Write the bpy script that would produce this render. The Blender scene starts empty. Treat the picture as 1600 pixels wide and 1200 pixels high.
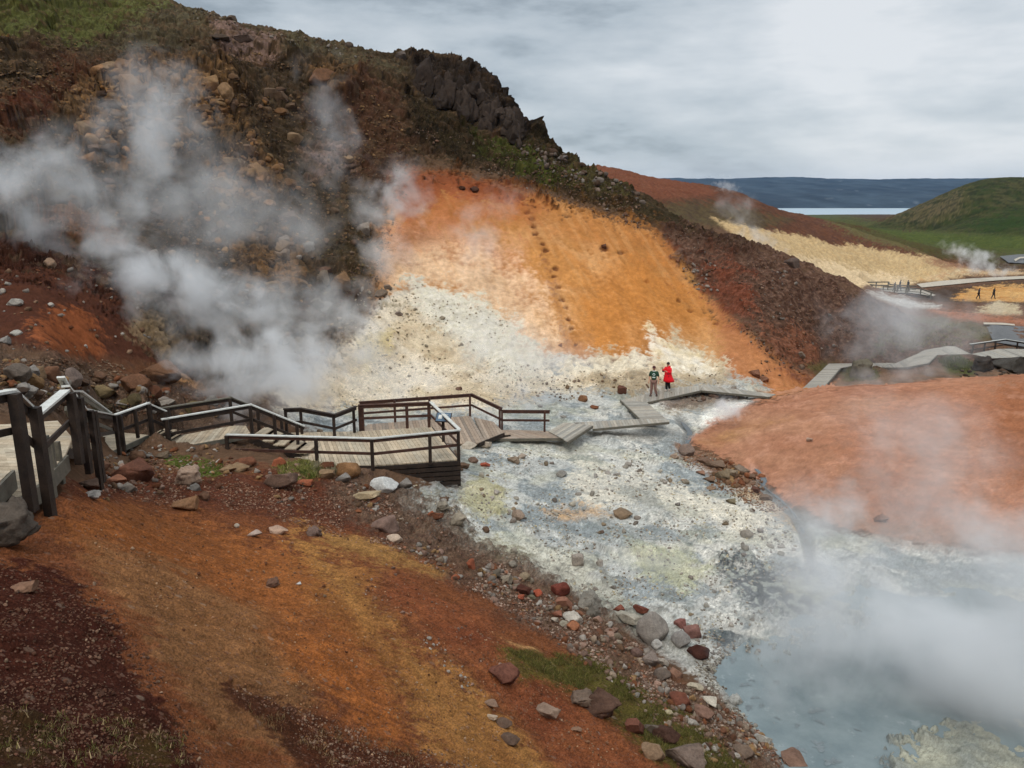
# Geothermal valley with boardwalks: built on a surveyed terrain sheet.
import bpy, math, random
import numpy as np
random.seed(7)
R = math.radians
EXPO = 0.0
scene = bpy.context.scene
COL = scene.collection
# ---------------------------------------------------------------- camera survey
H = 11.5                       # eye height above the people's boardwalk
PITCH = R(13.7); F = 1232.0    # focal length in photo pixels
CP, SP = math.cos(PITCH), math.sin(PITCH)
def elev(py):                  # tangent of the elevation angle of a photo row
    v = (np.asarray(py, float)-600.0)/F
    return (-SP - v*CP)/(CP - v*SP)
def tan_az(px, py):
    v = (np.asarray(py, float)-600.0)/F
    return ((np.asarray(px, float)-800.0)/F)/(CP - v*SP)
def P(px, py, Y):              # point seen at (px,py), Y metres ahead
    return np.array([tan_az(px, py)*Y, Y, H + elev(py)*Y])
def PZ(px, py, z):             # point seen at (px,py), at height z
    Y = (z-H)/elev(py)
    return P(px, py, float(Y))
def project(x, y, z):          # world -> survey angles expressed as photo pixels
    yc = y*CP - (z-H)*SP       # depth along the view axis
    uc = y*SP + (z-H)*CP
    return 800 + F*x/yc, 600 - F*uc/yc
# ---------------------------------------------------------------- numpy noise
def _hash(ix, iy, seed):
    h = (ix.astype(np.int64)*374761393 + iy.astype(np.int64)*668265263 + seed*1442695041) & 0xFFFFFFFF
    h = ((h ^ (h >> 13))*1274126177) & 0xFFFFFFFF
    h = (h ^ (h >> 16)) & 0xFFFFFFFF
    h = (h*2246822519) & 0xFFFFFFFF
    return (h ^ (h >> 15)) & 0xFFFFFFFF
def perlin(x, y, seed=0):
    ix = np.floor(x); iy = np.floor(y); fx = x-ix; fy = y-iy
    u = fx*fx*fx*(fx*(fx*6-15)+10); w = fy*fy*fy*(fy*(fy*6-15)+10)
    def g(dx, dy):
        a = _hash(ix+dx, iy+dy, seed)*(2*math.pi/4294967296.0)
        return np.cos(a)*(fx-dx) + np.sin(a)*(fy-dy)
    a = g(0, 0); b = g(1, 0); c = g(0, 1); d = g(1, 1)
    return (a + (b-a)*u + (c-a)*w + (a-b-c+d)*u*w)*1.5
def fbm(x, y, seed=0, octv=4, gain=0.5, lac=2.03):
    s = 0; a = 1.0; n = 0
    for k in range(octv):
        s = s + a*perlin(x, y, seed+k*17); n += a
        x = x*lac+3.7; y = y*lac-1.3; a *= gain
    return s/n
def ridged(x, y, seed=0, octv=4, gain=0.55):
    s = 0; a = 1.0; n = 0
    for k in range(octv):
        s = s + a*(1-2*np.abs(perlin(x, y, seed+k*31))); n += a
        x = x*2.07+1.7; y = y*2.07+9.3; a *= gain
    return s/n
def worley(x, y, seed=0):
    ix = np.floor(x); iy = np.floor(y)
    f1 = np.full(x.shape, 9.0); f2 = np.full(x.shape, 9.0); cid = np.zeros(x.shape)
    for dx in (-1, 0, 1):
        for dy in (-1, 0, 1):
            h = _hash(ix+dx, iy+dy, seed)
            px = ix+dx+(h & 0xFFFF)/65536.0; py = iy+dy+((h >> 16) & 0xFFFF)/65536.0
            d = np.hypot(px-x, py-y)
            nearer = d < f1
            f2 = np.where(nearer, f1, np.minimum(f2, d)); cid = np.where(nearer, (h % 9973)/9973.0, cid)
            f1 = np.where(nearer, d, f1)
    return f1, f2, cid
def sstep(a, b, x):
    t = np.clip((x-a)/(b-a), 0, 1); return t*t*(3-2*t)
# ---------------------------------------------------------------- terrain survey points
V = []   # (t, Y, e)
def v(px, py, Y): V.append((float(tan_az(px, py)), float(Y), float(elev(py))))
def g(px, py, z): e = float(elev(py)); V.append((float(tan_az(px, py)), (z-H)/e, e))
def q(px, ref, Y, z): V.append((float(tan_az(px, ref)), float(Y), (z-H)/Y))      # hidden ground
for t in (-.9, -.5, 0, .5, .9):
    V.append((t, 1.0, -1.75)); V.append((t, 2.0, -1.25-.12*t))
for a in ((-300,1200,4),(0,1200,4.5),(200,1200,5.3),(400,1200,6.5),(600,1200,8),(800,1200,10),(950,1200,11.8),(1100,1200,13.4),
          (0,1000,6.5),(200,1000,7.8),(400,1000,10),(600,1000,12.5),(800,1000,15.7),(900,1010,17.8),(-300,1000,5),
          (0,880,8.5),(200,900,10),(400,900,14),(600,900,17),(700,900,19.5),(-300,850,7.5),
          (0,800,11),(200,800,15),(300,800,18),(400,800,20),(500,800,22),(-300,700,10.5),(0,720,13.5),(60,760,12),
          (300,735,22),(230,740,20.8),(400,735,23.6),(500,745,24.5),(600,748,25.6),(120,760,13.5),(190,712,24),(150,730,19.8),(150,650,26),(100,600,24),(50,600,21),(0,560,24),(270,708,24.8),(0,680,14.2),(-300,560,18),
          (250,650,28.6),(200,640,27),(300,600,32),(350,640,31.5),(450,640,34),(500,640,36),(500,690,31.5),(540,680,32.6),(600,620,40),(600,650,36.8),(700,640,38),(400,690,28.5),
          # toe and face of the big hill
          (1000,600,44.7),(1100,590,48),(900,590,45),
          (1300,570,56.5),(1200,500,54),(1300,500,60.5),(1300,540,58.6),(1240,460,59),(1200,560,50),(1100,500,54),(1100,400,60),(1000,500,51.5),(1000,400,57.5),(1000,340,61),
          (900,500,50),(900,400,55.5),(900,325,60),(800,500,49),(800,400,54.5),(800,300,60.5),(780,225,67),(820,240,66.5),(700,500,48),(700,400,53.5),(700,300,59.5),
          (700,215,66),(600,500,46),(600,400,51.5),(600,300,57.5),(600,200,64),(600,130,69),(500,560,40),(500,500,43),(500,400,49),(500,300,55),
          (500,200,62),(500,100,69),(400,550,36.5),(400,500,39.5),(400,400,46),(400,300,52),(400,200,59),(400,100,67),(300,570,33.8),(300,500,36),
          (300,400,42),(300,300,48.5),(300,200,56),(300,100,64),(200,600,27),(200,500,32.5),(200,400,38.5),(200,300,46),(200,200,54),
          (200,100,62),(100,560,26),(100,500,29),(100,400,35),(100,300,43),(100,200,51),(100,100,60),(0,500,27),(0,400,33),(0,300,41),(0,200,50),
          (0,100,59),(0,0,68),(100,0,70),(200,10,71),(-300,500,24),(-300,300,38),(-300,100,56),(-300,-50,68),
          # crest
          (-300,-120,74),(0,-45,74.5),(130,-12,75),(300,14,75),(230,2,75),(350,24,75),(440,42,75),(540,70,74),(600,84,73),(650,97,72),(700,107,71.5),(740,118,71),(790,150,70.3),
          (810,198,69.5),(860,236,68),(885,247,68),(930,272,67),(1000,303,66),(1060,345,65),(1120,370,64),(1180,387,63),(1240,412,63.5),(1290,434,64.5),(1340,458,65),
          (1400,487,73),(1440,508,79),(1490,532,73),(1400,555,61.5),(1450,538,68),(1500,548,65),(1350,520,61),(1400,520,66),
          (750,175,69.6),(700,165,69.6),(650,150,69.5)):
    v(*a)
for a in ((1200,1200,-.9),(1300,1200,-1.4),(1600,1200,-1.4),(1900,1200,-1.4),(780,900,.1),(600,800,1.6),(600,760,1.75),(700,765,1.1),(735,700,.75),(780,690,.5),(740,800,.7),
          (850,950,-.3),(1000,1010,-.8),(1130,1110,-1.0),(1190,1150,-1.1),(800,700,.45),(800,640,.45),(900,640,.2),(900,700,.1),(900,800,-.1),(1000,700,-.25),
          (1100,700,-.7),(1000,850,-.5),(1100,800,-.6),(1200,800,-.85),(1100,950,-.85),(1250,900,-.9),(1300,1000,-1.3),(1500,1000,-1.3),(1700,1000,-1.3),
          (1400,900,-.95),(1500,880,-.95),(1400,1100,-1.4),(1200,1060,-1.2),(1600,1150,-1.4),(1200,600,-.3),(1260,590,-.6),
          # orange mound
          (1075,690,-.5),(1180,745,-.8),(1230,795,-.9),(1300,825,-.8),(1400,845,-.8),(1600,865,-.75),(1900,880,-.75),
          (1300,700,.3),(1450,700,.5),(1600,700,.8),(1400,640,1.0),(1200,690,-.1),(1300,760,-.35),(1500,780,-.2),(1600,640,1.5),(1900,640,1.7),(1900,750,.3),(1150,660,-.2),
          (1250,604,-.9),(1350,583,-1.0),(1450,578,-1.3),(1550,575,-1.8),
          (1600,500,-3.0),(1500,500,-3.2),(1450,470,-3.7),(1600,450,-4.4),(1550,560,-2.1),(1600,530,-2.7),(1900,500,-3),(1900,560,-2),
          (1500,425,-4.8),(1600,425,-4.9)):
    g(*a)
for a in ((1165,634,42),(1250,612,44),(1350,600,44),(1450,592,43),(1600,583,42),(1900,580,42),
          (1060,284,130),(1000,272,124),(930,255,118),(1150,301,140),(1200,324,150),(1262,338,170),(1000,300,100),(1100,330,105),(1200,350,118),
          (1300,440,110),(1400,446,135),(1300,378,135),(1200,367,108),(1450,406,160),(1200,393,95),(1250,425,100),(1130,350,98),
          (1300,346,260),(1330,346,400),(1500,380,300),(1600,400,230),(1450,362,400),(1550,388,260),(1400,372,230),
          (1380,351,450),(1500,352,370),(1600,350,340),(1600,310,430),(1500,310,430)):
    v(*a)
for px, py, Y in ((1400,336,470),(1450,315,480),(1500,292,490),(1530,281,500),(1600,278,510),(1900,262,520)):
    v(px, py, Y); q(px, py, Y*1.25, H+elev(py)*Y-14); q(px, py, Y*1.9, -22)
for px, z in ((-300,28),(0,29),(300,27),(600,21),(740,15),(800,11),(860,9.5),(930,8.5),(1000,6.5),(1060,4.5),(1120,3.2),(1200,1.5),(1300,-.9)):
    q(px, 150 if px < 900 else 400, 84 if px < 900 else 80, z)
for px in (1250,1400,1600,1900): q(px, 600, 47.5, -.4)
for px in (-300,0,300,600): q(px, 100, 140, 20-px*.006); q(px, 100, 400, 14)
q(800,200,130,14); q(900,200,180,10); q(800,200,400,5); q(1060,284,200,9); q(1150,300,220,3)
for px in (-300,300,800,1200,1500,1900):
    q(px, 330, 1000, -19); q(px, 330, 1450, -29.3); q(px, 330, 1800, -36); q(px, 330, 2300, -40)
q(1200,330,420,-3); q(1060,330,420,-1); q(1280,330,700,-12); q(1340,330,700,-11)
q(1400,470,96,-3.2); q(1350,455,95,-2.3)
V = np.array(V)
SC = 0.6
CX = np.stack([V[:, 0], SC*np.log(V[:, 1])], 1)
def _k(d2): return 0.5*d2*np.log(d2+1e-12)
def _solve():
    n = len(CX); d2 = ((CX[:, None]-CX[None])**2).sum(-1)
    A = np.zeros((n+3, n+3)); A[:n, :n] = _k(d2) + np.eye(n)*2e-5
    A[:n, n] = 1; A[:n, n+1:] = CX; A[n, :n] = 1; A[n+1:, :n] = CX.T
    return np.linalg.solve(A, np.concatenate([V[:, 2], np.zeros(3)]))
WTS = _solve()
def base_e(t, ly):
    t = np.clip(np.asarray(t, float), -.86, .92); l = SC*np.asarray(ly, float); sh = t.shape
    t = t.ravel(); l = l.ravel(); out = np.empty(t.size)
    for a in range(0, t.size, 20000):
        b = a+20000
        d2 = (t[a:b, None]-CX[None, :, 0])**2 + (l[a:b, None]-CX[None, :, 1])**2
        out[a:b] = _k(d2) @ WTS[:len(CX)] + WTS[len(CX)] + WTS[len(CX)+1]*t[a:b] + WTS[len(CX)+2]*l[a:b]
    return out.reshape(sh)
# ---------------------------------------------------------------- colour helpers
def lin(c):
    c = np.array(c, float)/255.0
    return np.where(c <= .04045, c/12.92, ((c+.055)/1.055)**2.4)
# ---------------------------------------------------------------- terrain grid
QUAL = 1.0
def _tgrid():
    n = int(1060*QUAL)
    mid = np.linspace(-.80, .82, n)
    s = mid[1]-mid[0]; L = [mid[0]]; st = s
    while L[-1] > -4: st *= 1.12; L.append(L[-1]-st)
    Rr = [mid[-1]]; st = s
    while Rr[-1] < 4: st *= 1.12; Rr.append(Rr[-1]+st)
    return np.concatenate([np.array(L[:0:-1]), mid, np.array(Rr[1:])])
def _lgrid():
    # finer where the hillside faces the camera
    out = [0.0]
    while out[-1] < math.log(2300):
        Y = math.exp(out[-1])
        d = .012 if Y < 3.6 else (.0034 if Y < 14 else (.0028 if Y < 40 else (.0016 if Y < 78 else (.0035 if Y < 150 else .008))))
        out.append(out[-1]+d/QUAL)
    return np.array(out)
TG, LG = _tgrid(), _lgrid()
# coarse base, then bilinear
TC = np.concatenate([[-4.0], np.linspace(-.87, .93, 330), [4.2]]); LC = np.linspace(0, LG[-1], 560)
EC = base_e(TC[None, :]*np.ones((len(LC), 1)), LC[:, None]*np.ones((1, len(TC))))
def bil(A, t, l):
    j = np.clip(np.searchsorted(TC, t)-1, 0, len(TC)-2); fx = np.clip((t-TC[j])/(TC[j+1]-TC[j]), 0, 1)
    u = l/(LC[1]-LC[0]); i = np.clip(u.astype(int), 0, len(LC)-2); fy = np.clip(u-i, 0, 1)
    return (A[i, j]*(1-fx)+A[i, j+1]*fx)*(1-fy) + (A[i+1, j]*(1-fx)+A[i+1, j+1]*fx)*fy
T, L = np.meshgrid(TG, LG)
E = bil(EC, T.ravel(), L.ravel()).reshape(T.shape)
Yg = np.exp(L); Xg = T*Yg; Zg = H + Yg*E
NR, NC = T.shape
print('terrain grid', T.shape)
PX, PY = project(Xg, Yg, Zg)
# ---- survey outlines: signed distance to a traced outline, wobbling with ground noise
_st = 3
_PXc, _PYc = PX[::_st, ::_st], PY[::_st, ::_st]
def _up(A):
    # bilinear upsample from the thinned grid
    iy = np.arange(NR)/_st; ix = np.arange(NC)/_st
    y0 = np.clip(iy.astype(int), 0, A.shape[0]-2); x0 = np.clip(ix.astype(int), 0, A.shape[1]-2)
    fy = np.clip(iy-y0, 0, 1)[:, None]; fx = np.clip(ix-x0, 0, 1)[None, :]
    a = A[y0][:, x0]; b = A[y0][:, x0+1]; c = A[y0+1][:, x0]; d = A[y0+1][:, x0+1]
    return (a*(1-fx)+b*fx)*(1-fy)+(c*(1-fx)+d*fx)*fy
def sdf(poly, closed=True):
    p = np.array(poly, float); n = len(p); d = np.full(_PXc.shape, 1e9); ins = np.zeros(_PXc.shape, bool)
    for k in range(n if closed else n-1):
        a = p[k]; b = p[(k+1) % n]; e = b-a
        wx = _PXc-a[0]; wy = _PYc-a[1]
        h = np.clip((wx*e[0]+wy*e[1])/(e@e+1e-9), 0, 1)
        d = np.minimum(d, np.hypot(wx-e[0]*h, wy-e[1]*h))
        if closed:
            c = ((a[1] > _PYc) != (b[1] > _PYc)) & (_PXc < (b[0]-a[0])*(_PYc-a[1])/((b[1]-a[1]) if b[1] != a[1] else 1e-9)+a[0])
            ins ^= c
    return np.where(ins, d, -d) if closed else -d
_PS = 1232.0/np.sqrt(Xg**2+Yg**2+(Zg-H)**2)       # photo pixels per metre
W1n = fbm(Xg/9.0, (Yg+.5*Zg)/9.0, 11, 5)
W2n = fbm(Xg/1.6, (Yg+.5*Zg)/1.6, 23, 5)
W3n = fbm(Xg/.35, (Yg+.5*Zg)/.35, 37, 4)
W4n = fbm(Xg/.11, (Yg+.5*Zg)/.11, 53, 3)*np.clip(1.6-Yg/60, .3, 1)
def mask(poly, feather=12, wob=12, y0=0, y1=1e9, closed=True, width=0, fine=1.0):
    feather = feather if feather < 20 else 20+(feather-20)*.6
    s = _up(sdf(poly, closed)) + width
    s = s + wob*(W2n*1.6 + W1n*.8) + wob*fine*W3n*1.5 + wob*fine*W4n*1.3
    m = sstep(-feather*.5, feather*.5, s)
    if y0 > 0 or y1 < 1e8: m = m*((Yg >= y0) & (Yg <= y1))
    return m
FAR = Yg > 76
NEARHILL = (Yg > 20) & (Yg < 77)
# zones that need their own relief
M = {}
M['hill'] = mask([(-400,-200),(260,-60),(560,30),(700,60),(830,110),(910,200),(880,238),(1000,290),(960,330),(860,300),(700,260),(640,260),(590,330),(580,430),(600,470),(500,560),(380,610),(300,600),(230,540),(200,480),(100,430),(-400,380)], 40, 30, 20, 90)
M['moss'] = mask([(640,150),(740,205),(800,215),(830,190),(900,215),(1000,300),(1100,355),(1180,385),(1160,400),(1060,365),(960,335),(860,300),(780,270),(700,235),(640,200)], 24, 16, 40, 90)
M['cliff'] = mask([(640,80),(700,80),(760,85),(815,120),(840,180),(815,214),(770,190),(735,175),(690,160),(655,135)], 10, 5, 55, 75)
M['ochre'] = mask([(625,262),(700,268),(780,285),(840,298),(900,322),(960,338),(1030,362),(1065,395),(1100,450),(1150,500),(1215,560),(1280,598),(1200,625),(1120,608),(1000,570),(860,590),(760,560),(640,560),(560,540),(590,440),(598,340)], 30, 20, 20, 77)
TRAIL = np.zeros_like(Xg)
for tx_, ty_, tr_ in ((740,297,6),(721,296,4),(815,308,3.5),(820,318,3),(824,332,3.5),(831,343,4),(834,356,3),(836,368,3),(848,383,3),(853,392,3.5),(868,421,4),(866,433,3),(872,450,3),(878,470,3.5),(884,482,3),(888,500,3),(893,515,3),(900,538,2.5),(943,388,5),(855,314,3),(970,395,3),(1010,440,2.5),(1060,470,3),(1078,486,3.5),(1120,505,3)):
    TRAIL = np.maximum(TRAIL, (Yg > 40)*(Yg < 76)*sstep(1.25, .6, np.hypot((PX-tx_)/1.5, PY-ty_)/tr_ + .5*W3n))
M['spur'] = mask([(1030,358),(1120,368),(1240,405),(1345,455),(1500,528),(1560,560),(1400,570),(1300,572),(1265,585),(1215,555),(1150,498),(1100,450),(1062,392)], 20, 16, 30, 84)
M['floor'] = mask([(430,640),(520,640),(560,520),(590,470),(650,440),(760,500),(860,560),(1000,560),(1120,580),(1200,612),(1160,640),(1090,680),(1070,700),(1180,745),(1230,795),(1300,830),(1420,850),(1600,870),(1950,890),(1950,1300),(1290,1300),(1200,1180),(1130,1090),(1000,1000),(900,925),(780,870),(700,850),(620,790),(640,762),(720,762),(720,700),(600,700),(500,680)], 20, 10, 12, 60)
M['mound'] = mask([(1075,688),(1120,655),(1165,632),(1250,610),(1350,598),(1450,590),(1600,580),(1950,575),(1950,870),(1600,860),(1420,840),(1300,818),(1235,785),(1180,738)], 12, 6, 20, 47)
M['fore'] = mask([(-500,780),(0,780),(120,755),(230,730),(340,725),(480,735),(600,760),(620,800),(720,860),(860,935),(1000,1010),(1120,1100),(1190,1190),(1260,1400),(-500,1400)], 20, 10, 0, 30)
M['bank'] = mask([(560,765),(620,800),(700,850),(780,900),(860,955),(940,1000),(1030,1080),(1130,1150),(1260,1250)], 40, 18, 0, 30, False, 36)
# ---------------------------------------------------------------- relief
D = np.zeros_like(Xg)                                  # added height
gx, gy = Xg, Yg+.5*Zg                                 # unrolled coordinates for steep ground
lump = sstep(0, .5, W1n+.25)
def blocks(x, y, seed, tilt=.5):
    """fractured rock: every cell is a tilted facet at its own height"""
    ix = np.floor(x); iy = np.floor(y)
    f1 = np.full(x.shape, 9.0); f2 = np.full(x.shape, 9.0); hgt = np.zeros(x.shape); cid = np.zeros(x.shape)
    for dx in (-1, 0, 1):
        for dy in (-1, 0, 1):
            h = _hash(ix+dx, iy+dy, seed); h2 = _hash(ix+dx, iy+dy, seed+999)
            ox = ix+dx+(h & 0xFFFF)/65536.0-x; oy = iy+dy+((h >> 16) & 0xFFFF)/65536.0-y
            d = np.hypot(ox, oy); near = d < f1
            c = (h2 & 0xFFFF)/65536.0; tx = ((h2 >> 8) & 0xFF)/128.0-1; ty = ((h2 >> 16) & 0xFF)/128.0-1
            f2 = np.where(near, f1, np.minimum(f2, d)); f1 = np.where(near, d, f1)
            cid = np.where(near, c, cid); hgt = np.where(near, c + tilt*(tx*ox+ty*oy), hgt)
    return hgt, f1, f2, cid
bl0, p0, p1, cidL = blocks(gx/4.4+W2n*.25, gy/3.6+W2n*.25, 14, .7)
bl1, f1, f2, cid = blocks(gx/1.5+W2n*.3+W3n*.05, gy/1.25+W3n*.08, 5, .9)
bl2, f1b, f2b, cidb = blocks(gx/.6+W3n*.15, gy/.5, 9, .9)
bl3, f1d, f2d, cidd = blocks(gx/.26, gy/.22, 19, .9)
edge_ = sstep(0, 60, _up(sdf([(-900,-900),(150,-20),(260,5),(350,27),(440,44),(540,74),(625,92),(700,112),(-900,900)])))
crag = .9*bl0*(.3+lump)*(.25+.75*edge_) + .5*bl1*(.4+.6*edge_)*(cid > .25)*(.35+lump) + .22*bl2 + .09*bl3 + .8*W1n - .16*sstep(.1, 0, f2-f1)
outz = np.clip(mask([(100,90),(240,80),(340,110),(400,150),(400,210),(440,260),(450,310),(330,310),(300,240),(180,270),(100,240)], 30, 20, 20, 90)+mask([(340,360),(470,340),(520,430),(440,470),(350,450)], 30, 20, 20, 90)+mask([(460,90),(560,90),(570,270),(480,280)], 30, 20, 20, 90), 0, 1)
D += M['hill']*(crag-.55) + outz*(.3*bl1+.18*bl2-.08*sstep(.1, 0, f2-f1)-.2)
D += M['moss']*(.25*W2n + .16*bl1*(cid > .6) + .12*bl2 + .06*bl3)
# columnar cliff
fcol, fcol2, ccol = worley((gx+.15*gy)/.75, gy/3.2+W2n*.2, 71)
D += M['cliff']*(.45*ccol + .2*sstep(0, .2, fcol2-fcol) + .3*bl1 + .15*bl2 - .5)
D += M['spur']*(.35*W2n+.14*bl2*(cidb > .5)+.05*bl3+.25*W1n)
gull = ridged((gx*.55+gy*.35)/2.6+W1n*.6, (gy*.12)/2.6, 41, 3)
gul2 = ridged((gx*.9+gy*.35)/1.7+W2n*.25, (gy*.9-gx*.35)/14., 43, 3)
D += M['ochre']*(.12*W2n + .14*gull - .16*np.clip(gul2, 0, 1)*sstep(-.1, .4, W1n+.15) + .04*W3n + .03*bl3)
D -= .12*TRAIL
D += M['mound']*(.14*W1n+.06*W2n+.012*W3n+.02*bl3*sstep(0, .4, W2n) - .10*np.clip(ridged(Xg/3.2+W2n*.3, Yg/5.5, 47, 3), 0, 1))
M['rub'] = sstep(.0, .35, W2n*.9+W1n*.6+.05)
lev = np.clip(1-M['mound'], 0, 1)
D += M['floor']*lev*(.10*W2n + .10*M['rub']*bl1*(cid > .45) + .07*M['rub']*bl2*(cidb > .45) + .03*M['rub']*bl3 + .05*W3n)
D += M['fore']*(.08*W2n + .03*W3n + .05*W1n - .05*np.clip(ridged((Xg-Yg*.4)/1.8+W2n*.2, (Yg+.5*Xg)/6, 49, 3), 0, 1) + .02*bl3*(cidd > .7)) + M['bank']*(.05*W3n+.06*bl3)
other = np.clip(1-sum(M[k] for k in ('hill','moss','spur','ochre','mound','floor','fore')), 0, 1)
D += other*(.12*W2n+.06*W3n)*np.clip(Yg/30, .3, 3)
M['rock_apron'] = mask([(-300,540),(0,545),(100,560),(200,600),(330,625),(420,640),(420,690),(240,690),(140,660),(0,640),(-300,640)], 30, 15, 12, 36)
D += M['rock_apron']*(.16*bl2*(cidb > .35)+.1*W2n+.05*bl3)
far = sstep(80, 150, Yg)
D += far*(fbm(Xg/30, Yg/30, 51, 5)*1.3 + fbm(Xg/8, Yg/8, 52, 4)*.4)*np.clip(1-(Yg-600)/600, 0, 1)
# eroded rills on the pale far slope
M['yellow'] = mask([(1110,340),(1190,362),(1300,380),(1400,394),(1490,411),(1530,420),(1500,432),(1430,440),(1420,447),(1370,449),(1335,456),(1290,440),(1230,410),(1150,370)], 6, 3, 76, 190)
D += M['yellow']*.22*ridged(Xg/5+Yg/18, Yg/40, 61, 3)
# relief grows out of the slope, not straight up
def _grad(A): return np.gradient(A, axis=0), np.gradient(A, axis=1)
(xr, xc), (yr, yc_), (zr, zc_) = _grad(Xg), _grad(Yg), _grad(Zg)
nx, ny, nz = yr*zc_-zr*yc_, zr*xc-xr*zc_, xr*yc_-yr*xc
nl = np.sqrt(nx**2+ny**2+nz**2)+1e-9; sg = np.sign(nz); nx, ny, nz = nx/nl*sg, ny/nl*sg, nz/nl*sg
Xg = Xg + D*nx; Yg = Yg + D*ny; Zg = Zg + D*nz
# stream bed and sinks
M['stream'] = mask([(1062,655),(1078,672),(1072,692)], 8, 3, 25, 50, False, 7, 0) + mask([(1178,728),(1192,742),(1190,760),(1215,778),(1240,800),(1252,822),(1262,845),(1268,880)], 8, 3, 18, 50, False, 8, 0)
Zg -= .16*np.clip(M['stream'], 0, 1)
# the boardwalk's underside stays clear of the ground
M['poolz'] = mask([(1150,1010),(1165,1000),(1250,985),(1300,930),(1345,905),(1430,935),(1950,1010),(1950,1300),(1265,1300),(1215,1170),(1140,1085),(1110,1045)], 22, 8, 10, 26, True, 0, .3)
Zg = Zg*(1-M['poolz']) + np.minimum(Zg, -1.22 + .05*W2n)*M['poolz']
mud2 = mask([(1400,1175),(1440,1150),(1500,1140),(1560,1120),(1700,1100),(1700,1400),(1380,1400)], 40, 20, 8, 26)
Zg += mud2*(.28+.07*W2n+.03*W3n)
isl = M['poolz']*np.clip(mask([(1220,1010),(1330,960),(1330,920),(1200,920),(1130,980)], 30, 30, 10, 26), 0, 1)
Zg += isl*(.16+.14*W2n+.1*W3n)
# ---------------------------------------------------------------- soils, mosses and mineral crusts
C = np.empty(Xg.shape+(3,)); C[:] = lin((96,72,54))
def lay(col, m, op=1.0, var=None, vcol=None):
    """spread one soil over the ground; var/vcol mixes a second tone in by a noise field"""
    global C
    c = lin(col)*np.ones(Xg.shape+(1,))
    if vcol is not None: c = c + (lin(vcol)-c)*np.clip(var, 0, 1)[..., None]
    a = np.clip(m*op, 0, 1)[..., None]
    C = C*(1-a) + c*a
n1 = np.clip(W1n*1.4+.5, 0, 1); n2 = np.clip(W2n*1.5+.5, 0, 1); n3 = np.clip(W3n*1.5+.5, 0, 1)
n4 = np.clip(fbm(Xg/4.5, (Yg+.5*Zg)/4.5, 77, 4)*1.6+.5, 0, 1)
streak = np.clip(fbm((gx*.9+gy*.42)/1.1, (gy*.9-gx*.42)/9.0, 83, 4)*1.7+.5, 0, 1)
fall = np.clip(fbm((gx*1.0)/.9+W2n*.3, gy/8.0, 85, 4)*1.7+.5, 0, 1)
FARM = dict(y0=77)
# far country
lay((86,90,50), mask([(1240,320),(1330,338),(1420,356),(1620,345),(1620,405),(1520,402),(1430,388),(1340,366),(1280,352)], 10, 8, 150), 1, n4, (100,100,62))
lay((104,66,46), mask([(920,250),(1062,280),(1150,298),(1262,335),(1330,345),(1420,375),(1560,420),(1500,425),(1400,405),(1300,385),(1190,366),(1120,350),(1040,330),(900,330)], 8, 5, 77, 260), 1, n2, (78,52,40))
lay((116,72,52), mask([(915,255),(1062,278),(1110,294),(1120,305),(1040,312),(960,312)], 8, 4, 77, 200), .9, n2, (104,60,42))
lay((84,78,50), mask([(1000,318),(1080,315),(1160,325),(1240,345),(1180,362),(1060,348)], 10, 8, 77, 200), .75, n2, (66,56,42))
lay((92,88,52), mask([(1290,345),(1380,360),(1480,392),(1560,400),(1560,415),(1450,398),(1340,372)], 8, 8, 100), .8)
lay((190,162,118), M['yellow'], 1, n2, (176,146,102))
lay((206,180,142), mask([(1200,392),(1290,412),(1400,430),(1430,440),(1340,452),(1260,425)], 10, 6, 77, 190), .8)
lay((128,88,66), mask([(1440,408),(1500,405),(1530,418),(1490,424)], 6, 4, 90, 260), .8)
lay((196,176,140), mask([(1470,424),(1560,419),(1600,422),(1600,430),(1500,432),(1440,436)], 5, 3, 77, 260), .8, n2, (170,130,90))
GH = mask([(1345,358),(1385,346),(1402,335),(1450,314),(1500,290),(1535,277),(1640,270),(1960,250),(1960,372),(1600,370),(1480,362),(1400,358)], 6, 4, 300)
lay((78,92,42), GH, 1, n4, (100,96,58))
lay((150,128,96), mask([(1400,338),(1450,318),(1500,300),(1500,330),(1430,350)], 16, 14, 300), .8)
lay((120,110,70), GH*sstep(.55, .75, fbm(Xg/14, Yg/14, 333, 4)*1.5+.5), .6); lay((50,60,30), GH*sstep(.6, .75, fbm(Xg/6, Yg/6, 335, 4)*1.5+.5), .6)
lay((66,92,30), mask([(1500,350),(1560,335),(1640,330),(1640,362),(1540,362)], 14, 12, 300), .8)
lay((96,104,48), mask([(1360,358),(1480,364),(1640,364),(1640,392),(1500,388),(1420,376)], 8, 6, 180), .9, n4, (78,92,40))
# valley right of the spur
V2 = dict(y0=60, y1=180)
lay((118,86,66), mask([(1340,452),(1440,445),(1640,435),(1640,540),(1500,525),(1430,505)], 8, 4, **V2), 1, n2, (92,68,54))
lay((68,54,44), mask([(1420,462),(1470,448),(1640,438),(1640,448),(1500,458),(1640,480),(1540,474),(1440,470)], 6, 3, **V2), .9)
lay((192,150,92), mask([(1488,465),(1500,456),(1530,449),(1600,447),(1640,450),(1640,472),(1570,470),(1520,468)], 7, 4, **V2), 1, streak, (176,124,66))
lay((186,168,136), mask([(1520,488),(1560,474),(1590,480),(1598,492),(1560,494)], 8, 4, **V2), .8)
lay((160,104,76), mask([(1450,485),(1530,490),(1640,500),(1640,512),(1500,500)], 8, 4, **V2), .8)
lay((182,178,170), mask([(1350,458),(1400,464),(1450,474),(1466,480),(1420,482),(1380,470)], 8, 4, **V2), .8)
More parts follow.
